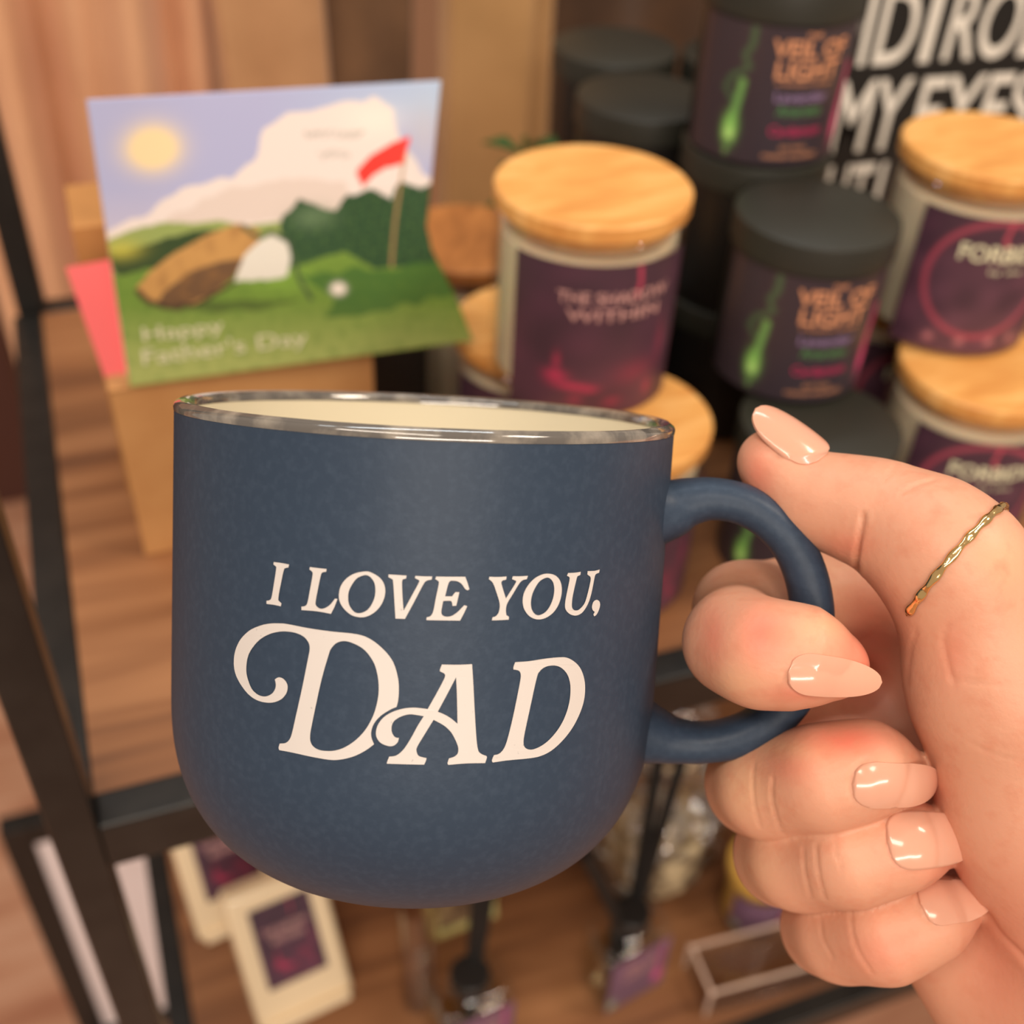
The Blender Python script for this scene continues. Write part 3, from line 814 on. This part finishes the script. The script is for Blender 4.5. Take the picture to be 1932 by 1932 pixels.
HB = .075
def tin_candle(loc, label, group):
    t = thing('black_jar_candle', label, 'candle', loc, 0, group)
    R = .0333
    MB().lathe([(.001, 0), (R - .003, 0), (R - .0008, .001), (R, .0035), (R, HB - .012), (.001, HB - .012)], 72).build('jar', 'tin', t)
    rl = .0348; z = HB - .0130
    MB().lathe([(R + .0002, z), (rl, z), (rl, z + .0112), (rl - .0004, z + .0124), (rl - .0016, z + .0130), (.001, z + .0128)], 96).build('lid', 'tin_lid', t)
    lb = jar_label(t, R + .0003, yaw(loc[0], loc[1]) + math.radians(10), math.radians(74), .002, HB - .0145, paint_veil)
    mp = cyl_map(R + .0006, yaw(loc[0], loc[1]) + math.radians(10), math.radians(74), .002, HB - .0145)
    text_mb([('THE', .62, .955, .035, 1, .02, .08), ('VEIL OF', .63, .86, .125, 1, .02, .40), ('LIGHT', .63, .71, .13, 1, .02, .34),
             ('A FRAGRANT CANDLE', .62, .615, .025, 1, .01, .30)], mp).build('lettering', 'orange_ink', lb, smooth=False)
    text_mb([('Lavender', .62, .52, .075, 1, .01, .28)], mp).build('lettering', 'lilac_ink', lb, smooth=False)
    text_mb([('Amaretto', .62, .42, .075, 1, .01, .24)], mp).build('lettering', 'green_ink', lb, smooth=False)
    text_mb([('Cardamom', .62, .27, .075, 1, .01, .28)], mp).build('lettering', 'magenta_ink', lb, smooth=False)
    text_mb([('SOY WAX', .62, .14, .035, 1, .01, .14), ('HAND POURED', .62, .075, .035, 1, .01, .30)], mp).build('lettering', 'orange_ink', lb, smooth=False)
    return t
GB = 'black jar candles on the upper shelf'
jB = tin_candle((.283, .371, S + HB), 'black candle with copper Veil of Light lettering, its round lid fully in view', GB)
def putb(x, y, lev, dr, label): return dup(jB, (x, y, S + HB * lev), yaw(x, y) - yaw(.283, .373) + dr, label, GB)
putb(.275, .326, 0, -.22, 'black candle directly behind the thumb tip, under the front Veil of Light candle')
putb(.296, .445, 2, 0, 'black Veil of Light candle topmost of the pile, cut off by the photo edge')
putb(.296, .445, 1, 2.6, 'black candle in the middle of the tall pile, under the topmost Veil of Light candle')
putb(.296, .445, 0, 2.6, 'black candle at the foot of the tall pile, hidden behind the front pile')
putb(.287, .587, 1, 2.6, 'black candle with label turned away at the back, highest lid left of the tall pile')
putb(.287, .587, 0, 2.6, 'black candle at the back of the shelf, bottom of the rear pair')
putb(.270, .512, 1, 2.4, 'black candle with label turned away, second lid back from the Shadow Within candle')
putb(.270, .512, 0, 2.4, 'black candle with label turned away, below the second lid behind the Shadow Within candle')
putb(.352, .556, 1, 2.5, 'black candle beside the sign, upper one behind the tall pile')
putb(.352, .556, 0, 2.5, 'black candle beside the sign, lower one behind the tall pile')
putb(.228, .462, 0, 2.5, 'black candle in the gap between the bamboo-lidded and the front black piles')

# ================================================================== CARD, ENVELOPE, CARDBOARD BOXES
kb = thing('cardboard_box', 'kraft cardboard box the golf greeting card stands on', 'box', (0, 0, 0))
x0, x1, y0, y1, z1 = -.0085, .1005, .4120, .452, S + .089
MB().box(x0, x1, y0, y1, S, z1).build('body', 'kraft', kb, bevel=.0006)
MB().box(x0 - .0005, x1 + .0005, y0 - .0005, y1 + .0005, z1, z1 + .0009).build('lid', 'kraft', kb, bevel=.0003)
kb2 = thing('cardboard_box', 'darker kraft cardboard box standing behind the golf card and coral envelope', 'box', (0, 0, 0))
MB().box(-.0105, .088, .458, .50, S, S + .139).build('body', 'kraft2', kb2, bevel=.0008)
MB().box(-.0105, .088, .4572, .458, S + .10, S + .139).build('flap', 'kraft2', kb2, bevel=.0003)
bb = thing('black_box', 'small black box behind the right end of the kraft box under the card', 'box', (0, 0, 0))
MB().box(.1035, .1385, .456, .492, S, S + .078).build('body', 'tin', bb, bevel=.001)
MB().box(.1030, .1390, .4555, .4925, S + .078, S + .089).build('lid', 'tin_lid', bb, bevel=.001)

PX = {}
BL = on_z(245, 730, z1 + .0015); BR = on_z(893, 643, z1 + .0015)
TL = on_y(163, 188, BL[1] + .018); TR = on_y(832, 152, BR[1] + .022)
nu, nv = 230, 190
U, V = np.meshgrid(np.linspace(0, 1, nu), np.linspace(0, 1, nv))
u_, v_ = U[..., None], V[..., None]
EV = [0, .17, .35, .44, 1.0]; EX = [893, 860, 815, 805, 832]     # the die-cut right edge flares out at the foot
def redge(v):
    return on_y(np.interp(v, EV, EX), 643 + (152 - 643) * v, BR[1] + (TR[1] - BR[1]) * v)
RE = np.array([redge(v) for v in np.linspace(0, 1, nv)])[:, None, :]
pos = (BL * (1 - v_) + TL * v_) * (1 - u_) + RE * u_
# artwork laid out in the card's own frame (units: the card is 670 wide, 540 high, y down)
q = np.array([(245, 730), (893, 643), (163, 188), (832, 152)], float)
XX = (q[0, 0] * (1 - V) + q[2, 0] * V) * (1 - U) + np.interp(V, EV, EX) * U
YY = (q[0, 1] * (1 - U) + q[1, 1] * U) * (1 - V) + (q[2, 1] * (1 - U) + q[3, 1] * U) * V
def soft(poly, wob=0, seed=1):
    n = cnoise(XX, YY, .05, seed) * wob
    return pip(XX + n, YY + n * .7, poly)
col = np.zeros(XX.shape + (3,)); col = over(col, np.ones(XX.shape), (176, 182, 222))
col = over(col, np.clip((XX - 480) / 350, 0, 1) * np.clip((260 - YY) / 60, 0, 1), (176, 200, 232))
col = over(col, np.clip((YY - 340) / 80, 0, 1) * .5, (210, 200, 214))
col = over(col, soft([(180, 430), (260, 395), (330, 345), (420, 325), (465, 300), (480, 240), (530, 215), (570, 205), (640, 192), (700, 183), (735, 205), (745, 250), (800, 330), (860, 360), (860, 440), (180, 440)], 6, 2), (236, 226, 222))
col = over(col, .6 * soft([(300, 400), (400, 350), (520, 330), (650, 345), (640, 400), (300, 425)], 8, 5), (216, 200, 190))
col = over(col, .45 * blob(XX, YY, 700, 225, 60, 30), (250, 246, 236))
col = over(col, .6 * blob(XX, YY, 800, 250, 40, 60), (196, 198, 206))
col = over(col, 2 * blob(XX, YY, 280, 272, 44, 36), (244, 222, 176))
col = over(col, .6 * (soft([(560, 243), (680, 243), (680, 257), (560, 257)], 5, 7) + soft([(585, 283), (650, 283), (650, 296), (585, 296)], 5, 8)) * (cnoise(XX, YY, .5, 11) > -.2), (170, 168, 160))
# hills and trees
col = over(col, soft([(195, 435), (250, 415), (330, 405), (420, 410), (520, 415), (870, 400), (900, 760), (180, 760)], 5, 3), (150, 168, 96))
col = over(col, soft([(200, 460), (255, 455), (300, 430), (400, 420), (450, 440), (460, 500), (220, 505)], 8, 4), (52, 74, 40))
col = over(col, .8 * blob(XX, YY, 225, 455, 35, 18), (196, 190, 76))
col = over(col, soft([(500, 480), (520, 400), (560, 375), (620, 385), (640, 360), (700, 358), (735, 375), (760, 345), (800, 360), (830, 350), (870, 480), (870, 520), (500, 520)], 10, 6), (44, 78, 48))
col = over(col, .7 * blob(XX, YY, 580, 405, 40, 22), (112, 140, 104))
tx = cnoise(XX, YY, .28, 31)
col = over(col, .55 * np.clip(tx - .2, 0, 1) * soft([(500, 480), (520, 400), (620, 385), (700, 358), (830, 350), (870, 500)], 6, 6), (84, 120, 60))
col = over(col, .6 * np.clip(-tx - .3, 0, 1) * soft([(500, 480), (520, 400), (620, 385), (700, 358), (830, 350), (870, 500)], 6, 6), (34, 56, 34))
# fairway
col = over(col, soft([(190, 505), (300, 490), (540, 500), (640, 470), (700, 505), (870, 490), (900, 760), (190, 760)], 4, 9), (112, 146, 58))
col = over(col, np.clip((YY - 560) / 130, 0, 1), (168, 180, 104))
col = over(col, .5 * blob(XX, YY, 520, 520, 60, 25), (140, 186, 70))
col = over(col, .8 * soft([(560, 520), (860, 490), (870, 560), (800, 560), (700, 590), (600, 600), (620, 560)], 8, 12), (58, 104, 46))
col = over(col, .7 * soft([(250, 540), (430, 560), (560, 560), (470, 585), (300, 572)], 6, 13), (66, 84, 40))
col = over(col, .35 * np.clip(cnoise(XX, YY, .12, 15), 0, 1) * (YY > 500), (90, 126, 50))
# club head, its pale face and ball
col = over(col, soft([(253, 528), (275, 500), (320, 465), (380, 432), (440, 412), (478, 425), (480, 450), (440, 500), (395, 545), (340, 570), (285, 565), (258, 545)], 2, 16), (196, 150, 88))
col = over(col, soft([(300, 540), (340, 505), (400, 485), (448, 478), (430, 515), (390, 548), (335, 566), (290, 560)], 2, 17), (110, 82, 56))
col = over(col, .5 * np.clip(cnoise(XX, YY, .09, 41), 0, 1) * soft([(253, 528), (320, 465), (440, 412), (480, 450), (395, 545), (285, 565)], 2, 16), (150, 108, 62))
col = over(col, seg(XX, YY, [(262, 548), (300, 568), (360, 566), (440, 520)], 3), (60, 46, 34))
col = over(col, seg(XX, YY, [(255, 535), (275, 558), (330, 572)], 5), (76, 58, 42))
col = over(col, soft([(432, 522), (450, 470), (478, 445), (505, 434), (528, 445), (538, 478), (530, 515), (490, 522)], 1, 18), (226, 224, 214))
col = over(col, seg(XX, YY, [(445, 418), (475, 440), (500, 430), (535, 450), (552, 520), (575, 560)], 4), (64, 84, 56))
col = over(col, 3 * blob(XX, YY, 628, 542, 11, 9), (240, 232, 222))
# flag
col = over(col, seg(XX, YY, [(765, 262), (752, 340), (742, 410), (733, 500)], 2.5), (176, 140, 96))
col = over(col, pip(XX, YY, [(662, 322), (690, 292), (730, 270), (768, 256), (770, 262), (754, 308), (720, 316), (695, 330), (675, 350)]), (244, 62, 54))
cd = thing('greeting_card', 'greeting card with golf club, red flag and Father\'s Day lettering on the kraft box', 'card')
front = grid_obj('front_cover', pos, col, 'card', cd, thick=.0004)
def cardmap(off):
    nrm = _n(np.cross(BR - BL, TL - BL)); nrm = nrm if nrm[1] < 0 else -nrm
    return lambda a, b_: tuple((BL * (1 - a) + BR * a) * (1 - b_) + (TL * (1 - a) + TR * a) * b_ + nrm * off)
cm = cardmap(.0004)
text_mb([('Happy', .165, .185, .070, 1, .0, .22), ("Father's Day", .275, .100, .080, 1, .0, .46)], cm).build('lettering', 'pale_ink', front, smooth=False)
P4 = [BL, BR, TR, TL]; back = np.array((0, .012, 0))
bpos = pos + back * ((1 - v_) * .5 + .08)
grid_obj('back_cover', bpos[::6, ::6], np.full(bpos[::6, ::6].shape, .8), 'paper', cd, thick=.0004)
# envelope behind the card
e = [on_z(205, 732, z1 + .0012), on_y(125, 508, .445), on_y(213, 492, .4455)]
e[0] = on_y(205, 732, .4200)
e0, e1, e2 = e[0], on_y(125, 508, .446), on_y(213, 492, .447)
wv = e2 - e1; wv = wv / np.linalg.norm(wv); wd2 = wv * .115
q4 = [e0, e0 + wd2, e1 + wd2, e1]
zz = z1 + .0012
env = thing('envelope', 'coral pink envelope sticking out to the left behind the golf card', 'envelope')
m_ = MB(); m_.add([tuple(p) for p in q4] + [tuple(p + np.array((0, .0012, 0))) for p in q4], [(0, 1, 2, 3), (7, 6, 5, 4), (0, 4, 5, 1), (1, 5, 6, 2), (2, 6, 7, 3), (3, 7, 4, 0)])
m_.build('body', 'pink', env, smooth=False)
fm = [q4[3], q4[2], (q4[0] + q4[1]) / 2 * .55 + (q4[2] + q4[3]) / 2 * .45]
m_ = MB(); m_.add([tuple(p + np.array((0, .0013, 0))) for p in fm] + [tuple(p + np.array((0, .0017, 0))) for p in fm], [(0, 1, 2), (5, 4, 3), (0, 3, 4, 1), (1, 4, 5, 2), (2, 5, 3, 0)])
m_.build('flap', 'pink', env, smooth=False)

# ================================================================== BLACK SIGN WITH WHITE CAPITALS
sg = thing('black_sign', 'black sign with tall white capital letters behind the candles at top right', 'sign')
MB().box(.372, .80, .530, .548, S, S + .26).build('board', 'sign', sg, bevel=.001)
sm = lambda a, b_: (a + .0 * b_, .5293, b_)
def row(txt, xl, xr, zb, zt, sl=0):
    v, f = text_geo(txt, .012, 1.0)
    v = v.copy(); v[:, 0] = (v[:, 0] - v[:, 0].min()) / (v[:, 0].max() - v[:, 0].min()) * (xr - xl) + xl
    v[:, 1] = (v[:, 1] + .5) * (zt - zb) + zb
    return [(float(a + (b_ - zb) * sl), .5294, float(b_ - (a - .40) * .03)) for a, b_ in v], f
mt = MB()
za = (CAMZ - .2035, CAMZ - .162); zb_ = (CAMZ - .2530, CAMZ - .2115); zc = (CAMZ - .301, CAMZ - .260)
for a in (('DID', .378, .4412, *za), ('I', .4472, .4545, *za), ('ROLL', .463, .551, *za), ('MY', .4, .449, *zb_), ('EYES', .456, .541, *zb_),
          ('OUT', .383, .437, *zc), ('LOUD', .4418, .52, *zc)):
    mt.add(*row(*a))
mt.build('lettering', 'white_ink', sg, smooth=False)

# ================================================================== GARMENTS BEHIND THE SHELF
def garment(name, x0, x1, y, zt, zb, m, label, seed, amp=.012, freq=60, slant=0):
    r = random.Random(seed); n = 90; nz = 26
    ph = [r.uniform(0, 6.3) for _ in range(6)]; fr = [freq * r.uniform(.4, 1.5) for _ in range(6)]
    t = thing(name, label, 'garment', ((x0 + x1) / 2, y, zt))
    v = []; f = []
    for j in range(nz + 1):
        z = zt + (zb - zt) * j / nz; fl_ = .35 + .65 * min(1, j / nz * 1.6)
        for i in range(n + 1):
            xx = x0 + (x1 - x0) * i / n
            d = sum(math.sin(fr[k] * xx + ph[k] + .8 * math.sin(j * .16 + k)) for k in range(6)) / 3 * amp * fl_
            ed = min(i, n - i) / n; d += .02 * math.exp(-(ed / .04) ** 2)
            v.append((xx - (x0 + x1) / 2 + slant * (z - zt) + .004 * math.sin(z * 9 + ph[0]), d, z - zt))
    for j in range(nz):
        for i in range(n):
            a = j * (n + 1) + i; f.append((a, a + 1, a + n + 2, a + n + 1))
    o = MB().add(v, f).build('cloth', m, t)
    s_ = o.modifiers.new('thick', 'SOLIDIFY'); s_.thickness = .003
    xc = 0
    MB().tube([(-(x1 - x0) * .42, 0, .0), (0, 0, .05), ((x1 - x0) * .42, 0, .0)], .005).build('hanger', 'wood_shelf', t)
    MB().tube([(0, 0, .05), (0, 0, .09), (.012, 0, .105), (.022, 0, .09)], .0018).build('hook', 'steel', t)
    return t
ZT = CAMZ + .18
garment('hanging_garment', -.078, .10, .86, ZT, CAMZ - .75, 'cloth_pink', 'pinkish beige pleated garment hanging at the far left behind the shelf', 3, .020, 105)
garment('hanging_garment', .10, .185, .85, ZT, CAMZ - .8, 'cloth_tan', 'tan garment strip hanging behind the middle of the golf card', 5, .010, 60)
garment('hanging_garment', .175, .262, .88, ZT, CAMZ - .8, 'cloth_brown', 'brown garment hanging behind the red flag of the card', 8, .012, 70)
garment('hanging_garment', .255, .325, .80, ZT, CAMZ - .75, 'cloth_khaki', 'khaki garment with a straight edge hanging right of the golf card', 12, .005, 50)
garment('hanging_garment', .33, .375, .87, ZT, CAMZ - .75, 'cloth_khaki', 'narrow light tan garment hanging left of the highest black lid', 15, .008, 90)
garment('hanging_garment', .37, .95, .93, ZT, CAMZ - .75, 'cloth_dark', 'dark brown garment hanging behind the black candles', 21, .014, 60)
rail = thing('clothes_rail', 'round steel clothes rail above the garments behind the shelf', 'rail', (.3, .88, CAMZ + .275))
MB().tube([(-.75, 0, 0), (.8, 0, 0)], .012, 16).build('bar', 'steel', rail)
for xx in (-.75, .8): MB().tube([(xx, 0, 0), (xx, 0, -CAMZ - .275)], .012, 16).build('post', 'steel', rail)
# low board seen left of the rear post
mb = MB().box(-.9, -.205, 2.0, 2.4, 0, .72).build('cabinet', 'maroon', smooth=False, bevel=.004)
tag(mb, 'dark maroon cabinet on the floor beyond the left post, at the photo edge', 'cabinet')
# framed white board on the floor beyond the lower shelf
wbd = thing('framed_board', 'white board in a black frame standing left of the shelf near the floor', 'board', (0, 0, 0))
bx0, bx1, by, bz = -.212, .02, .80, CAMZ - 1.01
MB().box(bx0 + .028, bx1 - .028, by + .004, by + .012, .06, bz - .03).build('panel', 'white_board', wbd, smooth=False)
for a in ((bx0, bx0 + .028, .03, bz), (bx1 - .028, bx1, .03, bz)): MB().box(a[0], a[1], by, by + .022, a[2], a[3]).build('frame_side', 'black_metal', wbd, bevel=.001)
for a in ((bz - .03, bz), (.03, .06)): MB().box(bx0 + .028, bx1 - .028, by, by + .022, a[0], a[1]).build('frame_rail', 'black_metal', wbd, bevel=.001)
for xx in (bx0 + .01, bx1 - .03): MB().box(xx, xx + .02, by - .06, by + .08, 0, .03).build('foot', 'black_metal', wbd, bevel=.002)

# ================================================================== LOWER SHELF
def flat_label(parent, w, h, y, z0, paint, name='label'):
    U, V = np.meshgrid(np.linspace(0, 1, 60), np.linspace(0, 1, 60))
    pos = np.stack([(U - .5) * w, np.full(U.shape, y), z0 + h * V], -1)
    return grid_obj(name, pos, paint(U, V), 'label', parent)
def wax_box(x, y, z, rz, tilt, label):
    t = thing('wax_melt_pack', label, 'box', (x, y, z), rz, 'cream wax melt packs on the lower shelf')
    t.rotation_euler = (tilt, 0, rz)
    w, d, h = .066, .022, .098
    MB().box(-w / 2, w / 2, 0, d, 0, h).build('carton', 'cream_box', t, bevel=.004)
    lb = flat_label(t, .041, .058, -.0004, .027, paint_shadow)
    text_mb([('THE SHADOW', 0, .066, .005, 1, .012, .030), ('WITHIN', 0, .059, .005, 1, .012, .022)], lambda a, b_: (a, -.0008, b_)).build('lettering', 'pink_ink', lb, smooth=False)
    MB().box(-w / 2 + .004, w / 2 - .004, -.005, d + .003, -.0005, .006).build('tray_foot', 'cream_box', t, bevel=.001)
    return t
wax_box(.032, .384, L + .001, math.radians(8), math.radians(-32), 'cream wax melt pack with dark purple label leaning back, nearest on the lower shelf')
wax_box(.004, .462, L + .001, math.radians(8), math.radians(-32), 'cream wax melt pack partly hidden by the mug, behind the nearest one')

def paint_bottle(U, V):
    col = np.zeros(U.shape + (3,)); col = over(col, np.ones(U.shape), (112, 84, 108))
    col = over(col, .5 * blob(U, V, .4, .8, .5, .3), (140, 104, 134))
    col = over(col, 1.3 * blob(U, V, .86, .28, .07, .10), (232, 96, 156))
    col = over(col, .8 * seg(U, V, [(.86, .9), (.85, .4)], .03), (196, 90, 136))
    col = over(col, 1.0 * blob(U, V, .10, .14, .06, .08), (170, 190, 150))
    return col
def diffuser(x, y, rz, reeds, label):
    t = thing('reed_diffuser', label, 'diffuser', (x, y, L), rz, 'reed diffusers with black reeds on the lower shelf')
    w, d, h = .052, .034, .074
    b_ = MB().box(-w / 2, w / 2, -d / 2, d / 2, 0, h).build('bottle', 'glass', t, bevel=.007)
    MB().box(-w / 2 + .004, w / 2 - .004, -d / 2 + .004, d / 2 - .004, .005, .056).build('oil', 'oil', t, bevel=.004)
    MB().lathe([(.001, h), (.014, h), (.011, h + .003), (.0095, h + .004), (.0095, h + .008), (.001, h + .008)], 32).build('neck', 'glass', t)
    MB().lathe([(.001, h + .005), (.0125, h + .005), (.0125, h + .015), (.0115, h + .016), (.001, h + .016)], 32).build('collar', 'tin', t)
    lb = flat_label(t, .047, .062, -d / 2 - .0004, .005, paint_bottle)
    text_mb([('VEIL OF', 0, .052, .007, 1, .012, .026), ('LIGHT', 0, .042, .007, 1, .012, .024)], lambda a, c_: (a, -d / 2 - .0008, c_)).build('lettering', 'pink_ink', lb, smooth=False)
    for (dx, dy, ln) in reeds:
        MB().tube([(dx * .006, dy * .006, .012), (dx * .010, dy * .008, h + .013), (dx * (.010 + ln * .35), dy * (.01 + ln * .3), h + .013 + ln)], .0042, 8).build('reed', 'reed', t)
    return t
diffuser(.238, .338, math.radians(10), [(-1.0, .2, .085), (.9, 1.1, .11), (1.1, .8, .105)], 'clear reed diffuser with pink-flecked label and spread black reeds, below the mug handle')
diffuser(.126, .332, math.radians(6), [(.5, .9, .10), (.8, .9, .10), (.65, 1.1, .105)], 'clear reed diffuser with black reeds leaning right, under the bottom of the mug')

# yellow-edged pack behind the diffusers
yp = thing('framed_pack', 'small pale yellow framed pack under the bottom of the mug', 'box', (.150, .408, L), math.radians(4)); yp.rotation_euler = (math.radians(-14), 0, math.radians(4))
MB().box(-.026, .026, 0, .012, 0, .058).build('frame', mat('pale_yellow', srgb(214, 206, 140), .5), yp, bevel=.002)
MB().box(-.019, .019, -.0008, .0, .010, .050).build('picture', mat('brown_picture', srgb(112, 88, 70), .4, noise=(60, srgb(176, 150, 110), .45, .6)), yp, smooth=False)

# clear tube
tb = thing('clear_tube', 'clear plastic tube standing between the wax pack and the diffuser', 'tube', (.105, .372, L))
MB().lathe([(.001, 0), (.012, 0), (.012, .11), (.011, .11), (.011, .002), (.001, .002)], 32).build('wall', 'acrylic', tb)
MB().lathe([(.001, .11), (.0125, .11), (.0125, .118), (.001, .118)], 32).build('cap', 'acrylic', tb)

# open clear acrylic tray at the front of the lower shelf
ac = thing('acrylic_tray', 'clear acrylic display tray with bright edges at the lower right of the shelf', 'tray', (.338, .311, L), math.radians(-4))
W_, D_, H_ = .105, .036, .026
for a in ((-W_ / 2, W_ / 2, -D_ / 2, -D_ / 2 + .0022), (-W_ / 2, W_ / 2, D_ / 2 - .0022, D_ / 2), (-W_ / 2, -W_ / 2 + .0022, -D_ / 2 + .0022, D_ / 2 - .0022), (W_ / 2 - .0022, W_ / 2, -D_ / 2 + .0022, D_ / 2 - .0022)):
    MB().box(a[0], a[1], a[2], a[3], .002, H_).build('side', 'acrylic', ac, bevel=.0004)
    MB().box(a[0], a[1], a[2], a[3], H_, H_ + .0012).build('edge', 'acrylic_edge', ac, bevel=.0003)
MB().box(-W_ / 2, W_ / 2, -D_ / 2, D_ / 2, 0, .002).build('base', 'acrylic', ac, bevel=.0003)
for sx in (-1, 1):
    for sy in (-1, 1):
        MB().box(sx * W_ / 2 - .001, sx * W_ / 2 + .001, sy * D_ / 2 - .001, sy * D_ / 2 + .001, 0, H_ + .001).build('corner', 'acrylic_edge', ac)

# crinkled cellophane gift bags
def bag(x, y, rz, w, d, h, seed, label, fill):
    r = random.Random(seed)
    t = thing('cellophane_bag', label, 'bag', (x, y, L), rz, 'cellophane wrapped packs on the lower shelf')
    def shell(sw, sd, sh, amp, n=30, k=18, pinch=.35):
        v = []; f = []
        for j in range(k + 1):
            q = j / k; z = sh * q
            sc = 1 if q < .55 else 1 - (1 - pinch) * math.sin((q - .55) / .45 * PI / 2)
            if q > .9: sc = pinch + (q - .9) * 4
            for i in range(n):
                a = 2 * PI * i / n; ca, sa = math.cos(a), math.sin(a)
                e_ = .45
                j_ = amp * (r.random() - .5)
                v.append((sw / 2 * math.copysign(abs(ca) ** e_, ca) * sc + j_, sd / 2 * math.copysign(abs(sa) ** e_, sa) * sc + amp * (r.random() - .5), z + (amp * .5 * r.random() if j else 0)))
        for j in range(k):
            for i in range(n):
                l = (i + 1) % n; f.append((j * n + i, j * n + l, (j + 1) * n + l, (j + 1) * n + i))
        f.append(tuple(range(n)))
        return MB().add(v, f)
    shell(w, d, h, .009).build('film', 'film', t, smooth=False)
    fl_ = MB().lathe([(.001, .003), (w * .36, .003), (w * .40, .010), (w * .38, h * .34), (w * .2, h * .45), (.001, h * .46)], 20).build('filling', fill, t)
    MB().lathe([(.0035, h * .86), (w * .19, h * .86), (w * .2, h * .875), (w * .19, h * .89), (.0035, h * .89)], 20).build('tie', 'cream_box', t)
    return t
bag(.300, .418, .2, .095, .06, .150, 4, 'crinkled cellophane bag of pale filling left of the little finger', 'wrap_fill')
bag(.270, .515, -.3, .10, .06, .14, 9, 'crinkled cellophane bag just below the mug handle, behind the other one', 'wrap_fill')
# golden candle jar with purple label beside the bag
gj = thing('golden_candle', 'small glass candle of golden wax with purple label beside the little finger', 'candle', (.352, .356, L), 0)
MB().lathe([(.001, 0), (.022, 0), (.024, .003), (.024, .052), (.022, .053), (.0215, .05), (.0215, .006), (.001, .006)], 48).build('glass_jar', 'glass', gj)
MB().lathe([(.001, .0065), (.021, .0065), (.021, .042), (.001, .042)], 48).build('wax', 'gold_wax', gj)
MB().lathe([(.001, .053), (.025, .053), (.025, .062), (.001, .062)], 48).build('lid', 'gold_wax', gj)
jar_label(gj, .0245, yaw(.352, .356) + .5, 1.0, .008, .046, paint_bottle, 40, 40)

# green sprig behind the candles
sp = thing('green_sprig', 'small dark green leafy sprig behind the amber lid of the back candle', 'plant', (.222, .548, S))
MB().lathe([(.001, 0), (.012, 0), (.015, .03), (.013, .03), (.001, .028)], 24).build('pot', 'tin', sp)
MB().tube([(0, 0, .02), (.002, .002, .09), (0, .004, .118)], .0015, 8).build('stem', 'leaf', sp)
for k in range(11):
    a = k * 2.4; z = .055 + .006 * k; ln = .024
    dx, dy = math.cos(a), math.sin(a)
    v = [(0, 0, z), (dx * ln * .5 - dy * .007, dy * ln * .5 + dx * .007, z + .008), (dx * ln, dy * ln, z + .006), (dx * ln * .5 + dy * .007, dy * ln * .5 - dx * .007, z + .008), (dx * ln * .5, dy * ln * .5, z + .004)]
    lf_ = MB().add(v, [(0, 4, 1), (1, 4, 2), (2, 4, 3), (3, 4, 0)]).build('leaf', 'leaf', sp)
    s_ = lf_.modifiers.new('thick', 'SOLIDIFY'); s_.thickness = .0006
